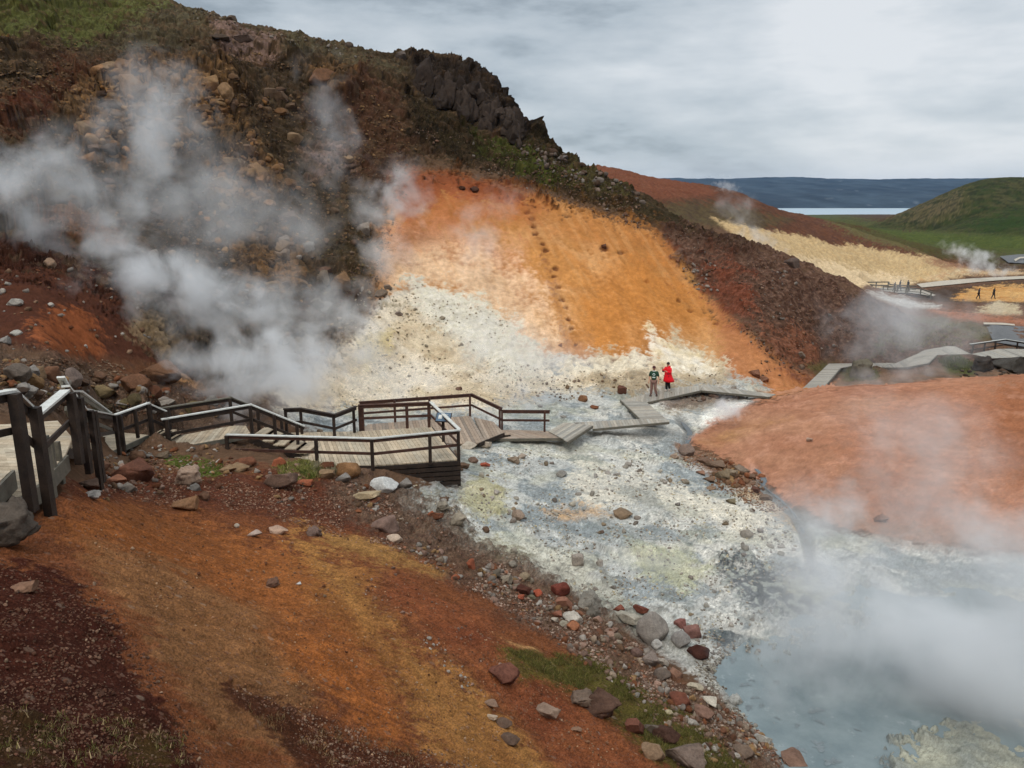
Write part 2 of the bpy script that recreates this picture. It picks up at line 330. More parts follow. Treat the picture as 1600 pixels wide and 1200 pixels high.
lay((94,88,54), mask([(1400,500),(1450,498),(1510,505),(1545,512),(1550,530),(1520,540),(1440,545),(1350,560),(1340,540)], 12, 8, 50, 120), .9, n2, (74,66,44))
lay((100,80,64), mask([(1230,590),(1300,575),(1380,575),(1450,570),(1520,560),(1640,560),(1640,600),(1300,620)], 10, 5, 46, 66), .9, n2, (120,92,70))
lay((74,76,34), mask([(1465,560),(1500,557),(1530,575),(1520,588),(1480,583)], 8, 5, 46, 75), .95)
lay((78,76,44), mask([(1310,578),(1340,568),(1375,578),(1370,592),(1320,594)], 8, 5, 46, 66), .9)
# big hill
lay((84,68,48), M['hill'], 1, n2, (62,50,36))
lay((84,58,42), M['hill']*sstep(.1, .5, fbm(gx/7, gy/7, 201, 4)), .75, n3, (84,46,32))
tan = M['hill']*(cid > .5)*sstep(.02, .16, f2-f1)*mask([(100,100),(200,80),(420,90),(520,160),(560,300),(460,440),(330,430),(160,260),(60,200)], 60, 40, 20, 90)
OUT = [mask(p_, 22, 14, 20, 90) for p_ in ([(120,120),(170,92),(240,88),(300,110),(330,150),(320,230),(250,250),(180,260),(120,250),(100,180)],[(305,130),(330,118),(372,150),(380,200),(345,212),(310,190)],[(325,250),(380,222),(430,260),(440,300),(380,320),(330,300)],[(478,104),(530,96),(548,128),(505,140)],[(360,370),(460,350),(500,420),(440,460),(370,440)],[(470,215),(540,205),(555,262),(490,270)],[(330,30),(430,50),(430,90),(350,80)])]
outc = np.clip(sum(OUT), 0, 1)
tan2 = M['hill']*(cidb > .6)*sstep(.03, .2, f2b-f1b)
lay((120,98,74), tan2, .45, cidb, (92,80,66))
LATE = [('tan', tan)]
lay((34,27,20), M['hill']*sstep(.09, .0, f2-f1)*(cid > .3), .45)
lay((92,92,44), mask([(-400,-200),(150,-100),(255,0),(190,42),(120,62),(0,48),(-400,40)], 18, 16, 40, 90), .9, n2, (74,66,44))
lay((96,84,58), mask([(120,60),(260,0),(440,36),(560,78),(640,100),(620,120),(500,90),(340,60),(200,70)], 20, 12, 50, 90), .6, n3, (120,112,88))
lay((160,78,32), mask([(-60,48),(12,52),(14,72),(-60,78)], 8, 4, 50, 90), .9)
lay((100,54,36), mask([(100,70),(160,90),(130,150),(70,210),(0,240),(0,180),(60,140)], 26, 20, 40, 90), .6)
lay((92,62,44), mask([(470,170),(560,110),(640,170),(660,260),(620,300),(560,280),(520,220)], 40, 28, 40, 90), .75, n2, (92,60,44))
lay((62,54,38), mask([(470,290),(580,290),(600,340),(590,430),(560,450),(500,410),(470,360)], 30, 22, 20, 90), .7, n3, (92,76,50))
lay((80,46,32), mask([(-300,330),(0,350),(100,380),(190,440),(260,520),(330,600),(250,610),(120,560),(0,540),(-300,540)], 24, 14, 16, 60), .95, n2, (68,38,28))
lay((150,82,42), mask([(60,500),(85,487),(125,490),(160,520),(150,555),(100,556),(65,530)], 44, 24, 16, 60), .6)
lay((150,96,60), mask([(60,350),(150,350),(200,380),(120,390)], 24, 12, 16, 60), .6)
lay((196,146,96), mask([(238,570),(262,566),(300,590),(325,610),(290,608),(255,592)], 14, 5, 16, 60), .95)
lay((108,70,46), mask([(160,560),(230,560),(330,612),(420,640),(330,632),(240,620),(170,590)], 16, 8, 16, 60), .8, n3, (84,60,44))
lay((142,124,102), mask([(330,560),(440,520),(560,500),(620,480),(600,540),(560,620),(400,625)], 50, 24, 16, 60), .75)
lay((172,146,110), mask([(210,480),(240,490),(290,560),(250,560),(200,520)], 26, 14, 16, 60), .6)
# moss belt and cliff
lay((78,66,44), M['moss'], 1, n2, (58,50,36))
lay((84,86,36), mask([(730,195),(800,220),(840,245),(900,285),(860,290),(800,262),(740,225)], 12, 12, 40, 90), .85, n3, (62,60,34))
lay((122,112,66), mask([(860,255),(930,270),(980,300),(930,308),(880,285)], 16, 14, 40, 90), .6)
lay((92,80,70), M['cliff'], 1, ccol, (64,56,52))
lay((112,98,88), mask([(640,96),(690,108),(700,150),(655,138)], 12, 8, 50, 80), .6)
# ochre face
lay((190,130,68), M['ochre'], 1, n4*.6+streak*.4, (178,116,58))
lay((206,152,96), M['ochre']*sstep(.35, .9, n4)*mask([(700,380),(860,330),(960,400),(880,520),(700,470)], 80, 30, 20, 77), .8)
lay((196,140,104), mask([(600,360),(700,330),(800,380),(850,480),(800,520),(680,450),(590,440)], 60, 22, 20, 77), .7)
lay((164,104,52), mask([(650,290),(800,300),(960,335),(1080,400),(1060,430),(940,385),(820,370),(700,360)], 70, 26, 20, 77), .6)
lay((92,50,28), TRAIL, .85)
lay((204,160,112), mask([(980,520),(1060,500),(1140,520),(1200,590),(1100,580),(1000,560)], 50, 22, 20, 77), .5)
lay((216,180,142), mask([(600,400),(660,380),(760,400),(850,470),(880,560),(800,560),(700,470),(600,460)], 110, 26, 20, 77), .85)
lay((150,96,48), M['ochre']*sstep(.6, .95, fall), .2)
lay((214,164,108), M['ochre']*sstep(.62, .9, fbm((gx*.9+gy*.35)/.5, (gy*.9-gx*.35)/6.0, 97, 4)*1.7+.5), .18)
lay((132,66,38), mask([(615,262),(690,262),(790,285),(830,296),(820,312),(760,318),(700,305),(640,345),(610,330)], 26, 14, 20, 77), .9, n3, (98,48,32))
lay((158,88,48), mask([(610,300),(720,300),(850,310),(840,350),(740,350),(620,400)], 40, 20, 20, 77), .5)
lay((178,112,46), mask([(930,440),(1000,400),(1080,460),(1100,530),(1010,560),(930,540),(910,480)], 60, 20, 20, 77), .6)
lay((122,58,38), mask([(1035,362),(1075,372),(1120,400),(1130,450),(1100,455),(1080,420),(1050,390)], 22, 12, 20, 77), .9)
lay((188,136,74), mask([(1050,395),(1080,420),(1092,440),(1080,445)], 10, 4, 20, 77), .7)
lay((176,114,72), mask([(1100,450),(1160,510),(1250,585),(1290,600),(1200,618),(1130,600),(1120,520)], 34, 14, 20, 77), .8, n2, (150,92,58))
g1 = mask([(826,300),(832,340),(850,400),(868,470),(888,540)], 8, 5, 20, 77, False, 3)
lay((120,72,38), g1*n3, .8); lay((120,70,34), mask([(1000,400),(1040,440),(1085,485)], 6, 4, 20, 77, False, 1)*n3, .6)
# cream toe of the slope
TOE = mask([(560,520),(590,475),(640,440),(690,450),(760,470),(800,520),(870,568),(960,556),(1000,560),(1030,560),(1050,520),(1100,548),(1135,580),(1140,600),(1000,612),(900,610),(760,640),(560,640),(430,640),(440,600)], 20, 14, 20, 60)
lay((208,188,156), TOE, 1, n2, (188,164,132))
lay((222,206,182), TOE*sstep(.3, .7, n4), .8)
lay((168,158,128), TOE*sstep(.55, .85, n3*.6+n2*.5), .35)
lay((188,166,106), mask([(560,530),(610,520),(600,560),(560,570)], 22, 12, 20, 60), .6)
WHT = mask([(640,442),(720,458),(800,500),(820,545),(870,575),(800,590),(740,560),(700,520),(660,490)], 26, 18, 20, 60)
lay((224,216,200), WHT, .85, n3, (196,188,166))
lay((232,222,204), mask([(1014,508),(1040,540),(1080,548),(1120,575),(1128,592),(1090,588),(1040,572),(1012,545)], 10, 9, 20, 60), .9, n2, (206,184,142))
lay((222,208,182), mask([(880,575),(940,568),(1010,562),(1015,574),(960,582),(880,586)], 10, 7, 20, 60), .8)
lay((146,128,100), mask([(930,590),(1010,590),(1140,585),(1190,600),(1100,604),(1000,612),(940,625)], 16, 12, 20, 60), .6, n3, (120,104,82))
# spur
lay((98,72,58), M['spur'], 1, n2, (80,56,44))
lay((132,104,88), M['spur']*sstep(.55, .8, n3), .45)
lay((122,64,42), mask([(1110,400),(1170,440),(1180,500),(1140,500),(1100,450)], 34, 20, 30, 72), .7)
lay((140,86,60), mask([(1180,500),(1260,520),(1290,580),(1240,580)], 34, 20, 30, 72), .6)
lay((88,84,46), mask([(1255,572),(1290,558),(1310,566),(1280,584)], 8, 6, 30, 72), .8)
# white valley floor
FL = M['floor']*(1-TOE)*(1-M['mound'])
lay((190,188,180), FL, 1, n2, (170,169,163))
lay((208,202,190), FL*sstep(.45, .75, n4), .8)
lay((128,136,138), FL*sstep(.50, .70, fbm(Xg/3.1+W2n*.4, Yg/2.1, 303, 5)*1.4+.5), .75)
lay((180,174,138), FL*sstep(.6, .85, fbm(Xg/4.3, Yg/3.2, 307, 5)*1.4+.5), .35)
lay((104,110,108), FL*sstep(.62, .78, n3*.7+.3*n2), .6)
lay((96,98,92), FL*sstep(.12, .02, f2b-f1b)*sstep(.45, .65, n2), .38)
lay((86,90,88), FL*sstep(.10, .0, f2d-f1d)*sstep(.5, .7, n4), .4)
lay((228,224,212), FL*(cidd > .8)*sstep(.05, .2, f2d-f1d), .25)
lay((226,214,192), mask([(900,730),(1000,740),(1100,770),(1200,800),(1230,830),(1150,830),(1050,790),(930,800),(880,760)], 30, 16, 12, 45), .7)
lay((178,166,112), mask([(720,760),(760,740),(790,760),(790,800),(750,810),(720,790)], 22, 14, 12, 45), .6)
lay((186,178,138), mask([(700,830),(780,830),(830,870),(780,880)], 22, 14, 12, 45), .55)
lay((176,172,132), mask([(990,850),(1060,850),(1110,890),(1080,920),(1000,900)], 24, 14, 12, 45), .65)
lay((188,146,98), mask([(850,800),(880,788),(950,795),(960,806),(880,812)], 14, 8, 12, 45), .7)
lay((104,112,112), mask([(930,760),(970,750),(1020,760),(1040,800),(1000,790)], 16, 14, 12, 45), .6)
lay((120,126,124), mask([(910,815),(1000,820),(1090,850),(1010,850),(930,845)], 18, 14, 12, 45), .6)
lay((150,146,134), M['floor']*mask([(640,790),(740,850),(860,900),(960,950),(1060,1010),(1140,1060),(1180,1120)], 30, 22, 10, 45, False, 24), .55, n3, (104,96,84))
lay((44,52,58), mask([(1130,885),(1200,878),(1270,895),(1340,925),(1320,965),(1250,970),(1180,950)], 20, 20, 12, 45), .95, sstep(.55, .8, n3), (140,142,132))
lay((60,68,72), mask([(1110,985),(1160,990),(1150,1015),(1110,1005)], 12, 10, 12, 45), .8)
lay((168,164,132), mask([(1220,900),(1280,910),(1330,930),(1290,940),(1230,925)], 14, 10, 12, 45), .6)
lay((150,152,148), mask([(600,775),(640,765),(720,770),(700,810),(640,815)], 22, 12, 12, 45), .6, n3, (120,112,92))
lay((176,148,108), mask([(1080,600),(1130,625),(1110,640),(1040,645)], 18, 9, 12, 60), .5)
lay((236,230,216), mask([(1095,648),(1130,630),(1170,625),(1168,634),(1130,660),(1095,668)], 8, 4, 20, 60), .95)
lay((118,92,76), mask([(1020,622),(1090,612),(1180,618),(1150,628),(1090,635),(1040,640)], 10, 7, 20, 60), .8, n3, (86,74,66))
lay((150,146,138), mask([(930,675),(1040,662),(1080,680),(1000,690)], 12, 8, 20, 60), .6)
lay((146,92,62), mask([(1060,695),(1110,705),(1180,740),(1190,765),(1150,770),(1100,740),(1060,715)], 18, 10, 15, 50), .9, n3, (112,84,62))
lay((172,136,92), mask([(1150,770),(1200,765),(1240,800),(1250,830),(1200,800)], 12, 9, 15, 50), .6)
lay((86,72,52), mask([(1225,780),(1260,795),(1280,820),(1250,812)], 12, 6, 15, 50), .85)
lay((98,98,94), np.clip(M['stream'], 0, 1), .9)
lay((118,126,128), M['poolz']*(1-isl), .95)
MUD2 = mask([(1400,1175),(1440,1150),(1500,1140),(1560,1120),(1700,1100),(1700,1400),(1380,1400)], 24, 16, 8, 26)
lay((172,168,144), MUD2, .95, n2, (128,130,120))
lay((168,166,146), isl, .45, n2, (120,122,112))
# orange mound
lay((204,134,96), M['mound'], 1, n4, (194,120,84))
lay((184,104,64), mask([(1330,760),(1300,700),(1400,640),(1500,600),(1650,590),(1650,700),(1600,780),(1450,800)], 60, 26, 20, 47), .55, n1, (200,120,80))
lay((172,96,56), mask([(1560,590),(1700,585),(1700,760),(1590,760),(1540,680)], 40, 20, 20, 47), .7)
lay((200,134,80), mask([(1080,690),(1160,660),(1240,650),(1180,670),(1120,700)], 16, 8, 20, 47), .7, streak, (170,100,60))
lay((214,150,118), M['mound']*sstep(.5, .9, n2*.7+.3*n3), .25)
lay((160,96,64), M['mound']*sstep(.05, .0, f2-f1)*sstep(.55, .7, n4), .3)
lay((168,104,70), M['mound']*sstep(.6, .9, fall)*sstep(.3, .7, n1), .25)
lay((150,110,84), mask([(1300,805),(1400,820),(1600,840),(1600,870),(1400,855)], 18, 12, 15, 47), .5)
# foreground slope
FR = M['fore']
lay((124,72,42), FR, 1, n2, (104,60,38))
lay((92,50,34), mask([(60,765),(230,735),(480,735),(600,765),(620,800),(700,850),(680,870),(560,830),(400,800),(280,790),(100,780)], 22, 14, 0, 30), .9, n3, (74,42,32))
lay((146,84,40), mask([(60,800),(160,790),(300,810),(480,880),(560,960),(620,1060),(640,1140),(560,1110),(480,1060),(330,1060),(240,960),(140,880)], 50, 22, 0, 20), .85, n2, (128,76,40))
lay((132,92,58), mask([(120,860),(240,880),(400,960),(500,1060),(470,1180),(330,1160),(280,1080),(200,960)], 60, 24, 0, 20), .75, n4, (112,76,48))
lay((156,88,38), mask([(430,1000),(520,1010),(600,1080),(640,1160),(600,1180),(520,1090),(440,1040)], 60, 34, 0, 20), .6)
lay((150,88,42), mask([(360,860),(460,870),(520,930),(460,960),(380,900)], 60, 34, 0, 20), .5)
lay((156,108,56), mask([(470,850),(560,900),(640,1000),(760,1090),(860,1180),(900,1300),(760,1300),(700,1200),(600,1060),(520,960)], 60, 34, 0, 22), .8, streak, (134,84,42))
lay((152,110,60), mask([(500,832),(560,840),(700,890),(690,900),(600,880),(520,856)], 14, 8, 0, 26), .8)
lay((200,150,96), mask([(770,985),(810,1000),(855,1018),(810,1012)], 10, 5, 0, 26), .85)
lay((112,58,36), mask([(620,900),(760,970),(860,1050),(940,1130),(1040,1230),(900,1230),(800,1110),(690,1000),(600,930)], 26, 14, 0, 26), .75, n2, (132,74,42))
lay((66,31,22), mask([(-500,865),(20,862),(90,875),(140,915),(200,985),(225,1060),(280,1120),(310,1180),(360,1300),(-500,1300)], 16, 16, 0, 20), .96, n2, (52,26,20))
lay((74,40,26), mask([(325,1068),(360,1062),(440,1095),(520,1130),(600,1160),(680,1200),(760,1300),(560,1300),(440,1150),(360,1110)], 16, 14, 0, 20), .9, n3, (60,32,22))
lay((66,52,28), mask([(0,1110),(60,1120),(110,1160),(60,1200),(0,1200)], 30, 24, 0, 20), .5)
lay((78,64,30), mask([(200,1130),(270,1130),(280,1210),(190,1210)], 30, 24, 0, 20), .5)
lay((104,84,68), M['bank']*(1-M['poolz']), .85, n3, (78,60,50))
lay((88,84,34), mask([(780,1010),(860,1020),(930,1030),(1000,1080),(1080,1130),(1150,1190),(1180,1240),(1080,1220),(980,1140),(900,1080),(820,1060)], 24, 14, 0, 26), .85, n3, (64,60,26))
lay((80,92,34), mask([(255,712),(300,712),(350,728),(345,742),(300,742),(262,725)], 8, 6, 14, 30), .85)
lay((84,86,40), mask([(435,728),(480,725),(500,742),(470,752),(440,745)], 8, 6, 14, 30), .8)
lay((86,92,30), mask([(140,628),(170,636),(180,648),(165,652),(140,645)], 6, 4, 14, 36), .85)
ap = M['rock_apron']
lay((92,74,60), ap, .8, cidb, (72,58,48))
# earth tones drift everywhere
br = 1 + .16*(n2-.5) + .22*(n3-.5) + .10*(n1-.5)
spk = np.random.default_rng(3).random(Xg.shape)-.5
rug = np.clip(M['hill']+M['spur']+M['moss']+M['fore']*.8+M['floor']*.32+M['rock_apron']+M['bank']+.25, 0, 1)*(1-.75*np.clip(M['ochre']+M['mound'], 0, 1))
br = br*(1 + .75*spk*rug)*(1 + .30*(fbm(Xg/.12, (Yg+.5*Zg)/.12, 401, 3))*np.clip(1-(Yg-30)/40, 0, 1))
lum_ = (C@np.array([.25,.6,.15]))[..., None]; C = lum_ + (C-lum_)*.95
def tone(m, k):
    global C
    C = C*(1-np.clip(m, 0, 1)[..., None]*(1-np.array(k, float)))
tone(M['hill'], (.62,.62,.60))
lay((134,98,60), outc*sstep(.02, .10, f2-f1), .85, cid, (96,72,48)); lay((24,19,15), outc*sstep(.10, .02, f2-f1), .8); lay((28,22,17), outc*sstep(.07, .0, f2b-f1b), .55)
lay((112,92,86), np.clip(OUT[5]+OUT[6], 0, 1)*sstep(.03, .12, f2-f1), .8)
lay((96,72,50), M['hill']*(cidb > .72)*sstep(.06, .2, f2b-f1b), .6, cidd, (70,58,44))
lay((22,17,13), M['hill']*sstep(.62, .8, n3*.6+fall*.4), .5)
tone(M['hill']*0, (1,1,1)); tone(M['moss'], (.62,.62,.6)); tone(M['cliff'], (.5,.48,.46)); tone(M['spur'], (.8,.78,.76)); tone(GH, (.36,.36,.32))
tone(M['mound'], (.66,.80,.90)); tone(np.where(Yg > 180, 1-GH, 0), (.60,.60,.50)); lay((84,88,46), mask([(-400,-200),(150,-100),(255,0),(190,40),(120,60),(0,46),(-400,40)], 18, 16, 40, 90)*sstep(.35, .6, n2*.5+n3*.5), .6); lay((70,76,32), mask([(740,205),(800,222),(850,245),(905,285),(860,288),(800,262),(745,230)], 10, 10, 40, 90)*sstep(.35, .65, n2*.5+n3*.5), .5); tone(M['fore'], (.93,.95,.92))
C = np.clip(C*br[..., None], .003, .9)
# ---------------------------------------------------------------- materials
def nodes(mat):
    mat.use_nodes = True; nt = mat.node_tree; nt.nodes.clear()
    return nt, nt.nodes, nt.links
def N(nt, t, **kw):
    n = nt.nodes.new(t)
    for k, val in kw.items():
        if k in ('operation', 'blend_type', 'data_type', 'noise_dimensions', 'feature', 'attribute_name', 'distance', 'vector_type', 'mode', 'clamp'): setattr(n, k, val)
        else: n.inputs[k].default_value = val
    return n
def noise(nt, vec, scale, detail=4, rough=.6):
    n = N(nt, 'ShaderNodeTexNoise'); n.inputs['Scale'].default_value = scale; n.inputs['Detail'].default_value = detail; n.inputs['Roughness'].default_value = rough
    nt.links.new(vec, n.inputs['Vector']); return n.outputs['Fac']
def ramp(nt, val, a, b, c0=0, c1=1):
    m = nt.nodes.new('ShaderNodeMapRange'); m.inputs[1].default_value = a; m.inputs[2].default_value = b; m.inputs[3].default_value = c0; m.inputs[4].default_value = c1
    nt.links.new(val, m.inputs[0]); return m.outputs[0]
def math_(nt, op, a, b=None, clamp=False):
    m = nt.nodes.new('ShaderNodeMath'); m.operation = op; m.use_clamp = clamp
    for i, x in enumerate((a, b)):
        if x is None: continue
        if isinstance(x, (int, float)): m.inputs[i].default_value = x
        else: nt.links.new(x, m.inputs[i])
    return m.outputs[0]
def scalecol(nt, col, fac):
    m = nt.nodes.new('ShaderNodeVectorMath'); m.operation = 'SCALE'
    nt.links.new(col, m.inputs[0])
    if isinstance(fac, (int, float)): m.inputs['Scale'].default_value = fac
    else: nt.links.new(fac, m.inputs['Scale'])
    return m.outputs[0]
def mixcol(nt, fac, a, b):
    m = nt.nodes.new('ShaderNodeMix'); m.data_type = 'RGBA'
    for s, x in ((m.inputs[0], fac), (m.inputs[6], a), (m.inputs[7], b)):
        if isinstance(x, (int, float)): s.default_value = x
        elif isinstance(x, (tuple, list, np.ndarray)): s.default_value = (*[float(q_) for q_ in x], 1) if len(x) == 3 else x
        else: nt.links.new(x, s)
    return m.outputs[2]
def bump(nt, h, strength=.5, dist=.02, nrm=None):
    b = nt.nodes.new('ShaderNodeBump'); b.inputs['Strength'].default_value = strength; b.inputs['Distance'].default_value = dist
    nt.links.new(h, b.inputs['Height'])
    if nrm is not None: nt.links.new(nrm, b.inputs['Normal'])
    return b.outputs[0]
def finish(nt, col, rough=.9, nrm=None, spec=.3):
    p = nt.nodes.new('ShaderNodeBsdfPrincipled'); o = nt.nodes.new('ShaderNodeOutputMaterial')
    if isinstance(col, (tuple, list, np.ndarray)): p.inputs['Base Color'].default_value = (*[float(x) for x in col], 1)
    else: nt.links.new(col, p.inputs['Base Color'])
    if isinstance(rough, (int, float)): p.inputs['Roughness'].default_value = rough
    else: nt.links.new(rough, p.inputs['Roughness'])
    
    if isinstance(spec, (int, float)): p.inputs['Specular IOR Level'].default_value = spec
    else: nt.links.new(spec, p.inputs['Specular IOR Level'])
    if nrm is not None: nt.links.new(nrm, p.inputs['Normal'])
    nt.links.new(p.outputs[0], o.inputs[0]); return p
def pos(nt): return nt.nodes.new('ShaderNodeNewGeometry').outputs['Position']
def soil_material():
    m = bpy.data.materials.new('soil'); nt, _, lk = nodes(m)
    a = nt.nodes.new('ShaderNodeAttribute'); a.attribute_name = 'soil'
    z = nt.nodes.new('ShaderNodeAttribute'); z.attribute_name = 'zone'      # R pebbles, G crust, B wetness
    sp = nt.nodes.new('ShaderNodeSeparateColor'); lk.new(z.outputs['Color'], sp.inputs[0])
    p = pos(nt)
    na = noise(nt, p, 1.7, 7, .68); nb = noise(nt, p, 14, 5, .7); nc = noise(nt, p, 60, 2, .6)
    f = math_(nt, 'MULTIPLY', ramp(nt, na, .3, .7, .72, 1.26), ramp(nt, nb, .3, .7, .72, 1.28))
    f = math_(nt, 'MULTIPLY', f, ramp(nt, nc, .3, .7, .85, 1.15))
    soft_ = math_(nt, 'ADD', math_(nt, 'MULTIPLY', math_(nt, 'MAXIMUM', sp.outputs[0], sp.outputs[1]), .5), .5)
    f = math_(nt, 'ADD', math_(nt, 'MULTIPLY', math_(nt, 'SUBTRACT', f, 1.0), soft_), 1.0)
    col = scalecol(nt, a.outputs['Color'], f)
    # small stones lying in the soil
    def stones(scale, thr, colA, colB, amount):
        vo = nt.nodes.new('ShaderNodeTexVoronoi'); vo.inputs['Scale'].default_value = scale; lk.new(p, vo.inputs['Vector'])
        sc = nt.nodes.new('ShaderNodeSeparateColor'); lk.new(vo.outputs['Color'], sc.inputs[0])
        hit = math_(nt, 'MULTIPLY', ramp(nt, vo.outputs['Distance'], thr, thr*.7), ramp(nt, sc.outputs[0], amount, amount+.02))
        hit = math_(nt, 'MULTIPLY', hit, sp.outputs[0])
        return hit, mixcol(nt, sc.outputs[1], colA, colB)
    h1, c1 = stones(11, .38, lin((128,100,84)), lin((84,48,34)), .72)
    h2, c2 = stones(30, .42, lin((140,110,92)), lin((66,38,28)), .70)
    h3, c3 = stones(4.2, .26, lin((150,130,112)), lin((100,74,60)), .84)
    col = mixcol(nt, math_(nt, 'MULTIPLY', h2, .75), col, c2)
    col = mixcol(nt, math_(nt, 'MULTIPLY', h1, .8), col, c1)
    col = mixcol(nt, math_(nt, 'MULTIPLY', h3, .7), col, c3)
    # cracked mineral crust
    vc = nt.nodes.new('ShaderNodeTexVoronoi'); vc.feature = 'DISTANCE_TO_EDGE'; vc.inputs['Scale'].default_value = 2.6
    wv = nt.nodes.new('ShaderNodeVectorMath'); wv.operation = 'MULTIPLY_ADD'; nz = nt.nodes.new('ShaderNodeTexNoise'); nz.inputs['Scale'].default_value = 2.2; nz.inputs['Detail'].default_value = 5
    lk.new(p, nz.inputs['Vector']); lk.new(nz.outputs['Color'], wv.inputs[0]); wv.inputs[1].default_value = (1.3, 1.3, 1.3); lk.new(p, wv.inputs[2]); lk.new(wv.outputs[0], vc.inputs['Vector'])
    edge = ramp(nt, vc.outputs['Distance'], 0, .05, 1, 0)
    gate = math_(nt, 'MULTIPLY', math_(nt, 'MULTIPLY', edge, ramp(nt, na, .42, .6)), sp.outputs[1])
    col = mixcol(nt, math_(nt, 'MULTIPLY', gate, .7), col, lin((92,88,76)))
    fl = math_(nt, 'MULTIPLY', ramp(nt, nb, .52, .66), sp.outputs[1])
    col = mixcol(nt, math_(nt, 'MULTIPLY', fl, .45), col, lin((118,122,116)))
    hh = math_(nt, 'ADD', math_(nt, 'MULTIPLY', na, 1.2), math_(nt, 'MULTIPLY', nb, .5))
    hh = math_(nt, 'ADD', hh, math_(nt, 'MULTIPLY', nc, .18))
    hh = math_(nt, 'ADD', hh, math_(nt, 'MULTIPLY', math_(nt, 'ADD', math_(nt, 'ADD', h1, h2), math_(nt, 'MULTIPLY', h3, 2)), .25))
    nrm = bump(nt, hh, .55, .10)
    finish(nt, col, ramp(nt, sp.outputs[2], 0, 1, .95, .35), nrm, ramp(nt, sp.outputs[2], 0, 1, .03, .5))
    return m
# ---------------------------------------------------------------- mesh building
def grid_mesh(name, X, Y, Z, col=None, zone=None):
    nr, nc = X.shape
    me = bpy.data.meshes.new(name)
    co = np.stack([X, Y, Z], -1).astype(np.float32).reshape(-1, 3)
    i = np.arange(nr-1)[:, None]*nc + np.arange(nc-1)[None, :]
    fa = np.stack([i, i+1, i+nc+1, i+nc], -1).reshape(-1, 4).astype(np.int32)
    me.vertices.add(len(co)); me.vertices.foreach_set('co', co.ravel())
    me.loops.add(fa.size); me.loops.foreach_set('vertex_index', fa.ravel())
    me.polygons.add(len(fa)); me.polygons.foreach_set('loop_start', np.arange(0, fa.size, 4, dtype=np.int32))
    me.polygons.foreach_set('use_smooth', np.ones(len(fa), bool))
    for nm, a in (('soil', col), ('zone', zone)):
        if a is None: continue
        at = me.color_attributes.new(nm, 'FLOAT_COLOR', 'POINT')
        buf = np.ones((len(co), 4), np.float32); buf[:, :3] = a.reshape(-1, 3); at.data.foreach_set('color', buf.ravel())
    me.update(calc_edges=True)
    return me
def link(me, name, parent=None, mat=None):
    o = bpy.data.objects.new(name, me); COL.objects.link(o)
    if parent is not None: o.parent = parent
    if mat is not None and me is not None: me.materials.append(mat)
    return o
SOIL = soil_material()
zone = np.zeros(Xg.shape+(3,))
flat_soft = np.clip(M['ochre']*.9 + M['mound']*.95, 0, 1)
zone[..., 0] = np.clip((M['fore']*.6 + M['bank'] + M['spur']*.7 + M['hill']*.6 + M['moss']*.3 + M['rock_apron'] + .08*M['floor'])*(1-flat_soft)*(1-M['poolz']), 0, 1)*np.clip(1.3-Yg/90, 0, 1)
zone[..., 1] = np.clip(FL + TOE*.6, 0, 1)*(1-M['mound'])
zone[..., 2] = np.clip(M['stream'] + M['poolz']*.8, 0, 1)
# ---------------------------------------------------------------- generic mesh builder
class MB:
    def __init__(s): s.v = []; s.f = []; s.c = []
    def add(s, vs, fs, col=None):
        o = len(s.v); s.v += [tuple(map(float, p)) for p in vs]; s.f += [tuple(i+o for i in f) for f in fs]
        s.c += [tuple(col) if col is not None else (1, 1, 1)]*len(vs)
    def beam(s, a, b, w, h, up=(0, 0, 1), col=None, ext=0.0):
        """board from a to b; w across, h along up"""
        a = np.array(a, float); b = np.array(b, float); d = b-a; l = np.linalg.norm(d); d = d/l
        a = a-d*ext; b = b+d*ext; u = np.array(up, float)
        if abs(d@u) > .98: u = np.array([0, 1, 0.])
        r = np.cross(d, u); r /= np.linalg.norm(r); u = np.cross(r, d)
        P8 = [p+r*sx*w/2+u*sz*h/2 for p in (a, b) for sx, sz in ((-1,-1),(1,-1),(1,1),(-1,1))]
        s.add(P8, [(0,1,2,3),(7,6,5,4),(4,5,1,0),(5,6,2,1),(6,7,3,2),(7,4,0,3)], col)
    def prism(s, poly, z0, z1, col=None):
        n = len(poly); vs = [(x, y, z0(x, y)) for x, y in poly]+[(x, y, z1(x, y)) for x, y in poly]
        s.add(vs, [tuple(range(n))[::-1], tuple(range(n, 2*n))]+[(i, (i+1) % n, (i+1) % n+n, i+n) for i in range(n)], col)
    def mesh(s, name, smooth=False):
        me = bpy.data.meshes.new(name); me.from_pydata(s.v, [], s.f)
        at = me.color_attributes.new('soil', 'FLOAT_COLOR', 'POINT'); b = np.ones((len(s.v), 4), np.float32); b[:, :3] = np.array(s.c).reshape(-1, 3) if s.v else 1
        at.data.foreach_set('color', b.ravel())
        if smooth: me.polygons.foreach_set('use_smooth', [True]*len(me.polygons))
        me.update(); return me
    def obj(s, name, mat, parent=None, smooth=False):
        me = s.mesh(name, smooth); o = bpy.data.objects.new(name, me); COL.objects.link(o); me.materials.append(mat)
        if parent is not None: o.parent = parent; o.matrix_parent_inverse = parent.matrix_world.inverted()
        return o
def tag(o, label, cat, group=None, kind=None):
    o['label'] = label; o['category'] = cat
    if group: o['group'] = group
    if kind: o['kind'] = kind
    return o
def empty(name, loc, label, cat, group=None):
    o = bpy.data.objects.new(name, None); COL.objects.link(o); o.location = tuple(map(float, loc)); o.empty_display_size = .2
    o.matrix_world = __import__('mathutils').Matrix.Translation(tuple(map(float, loc)))
    return tag(o, label, cat, group)
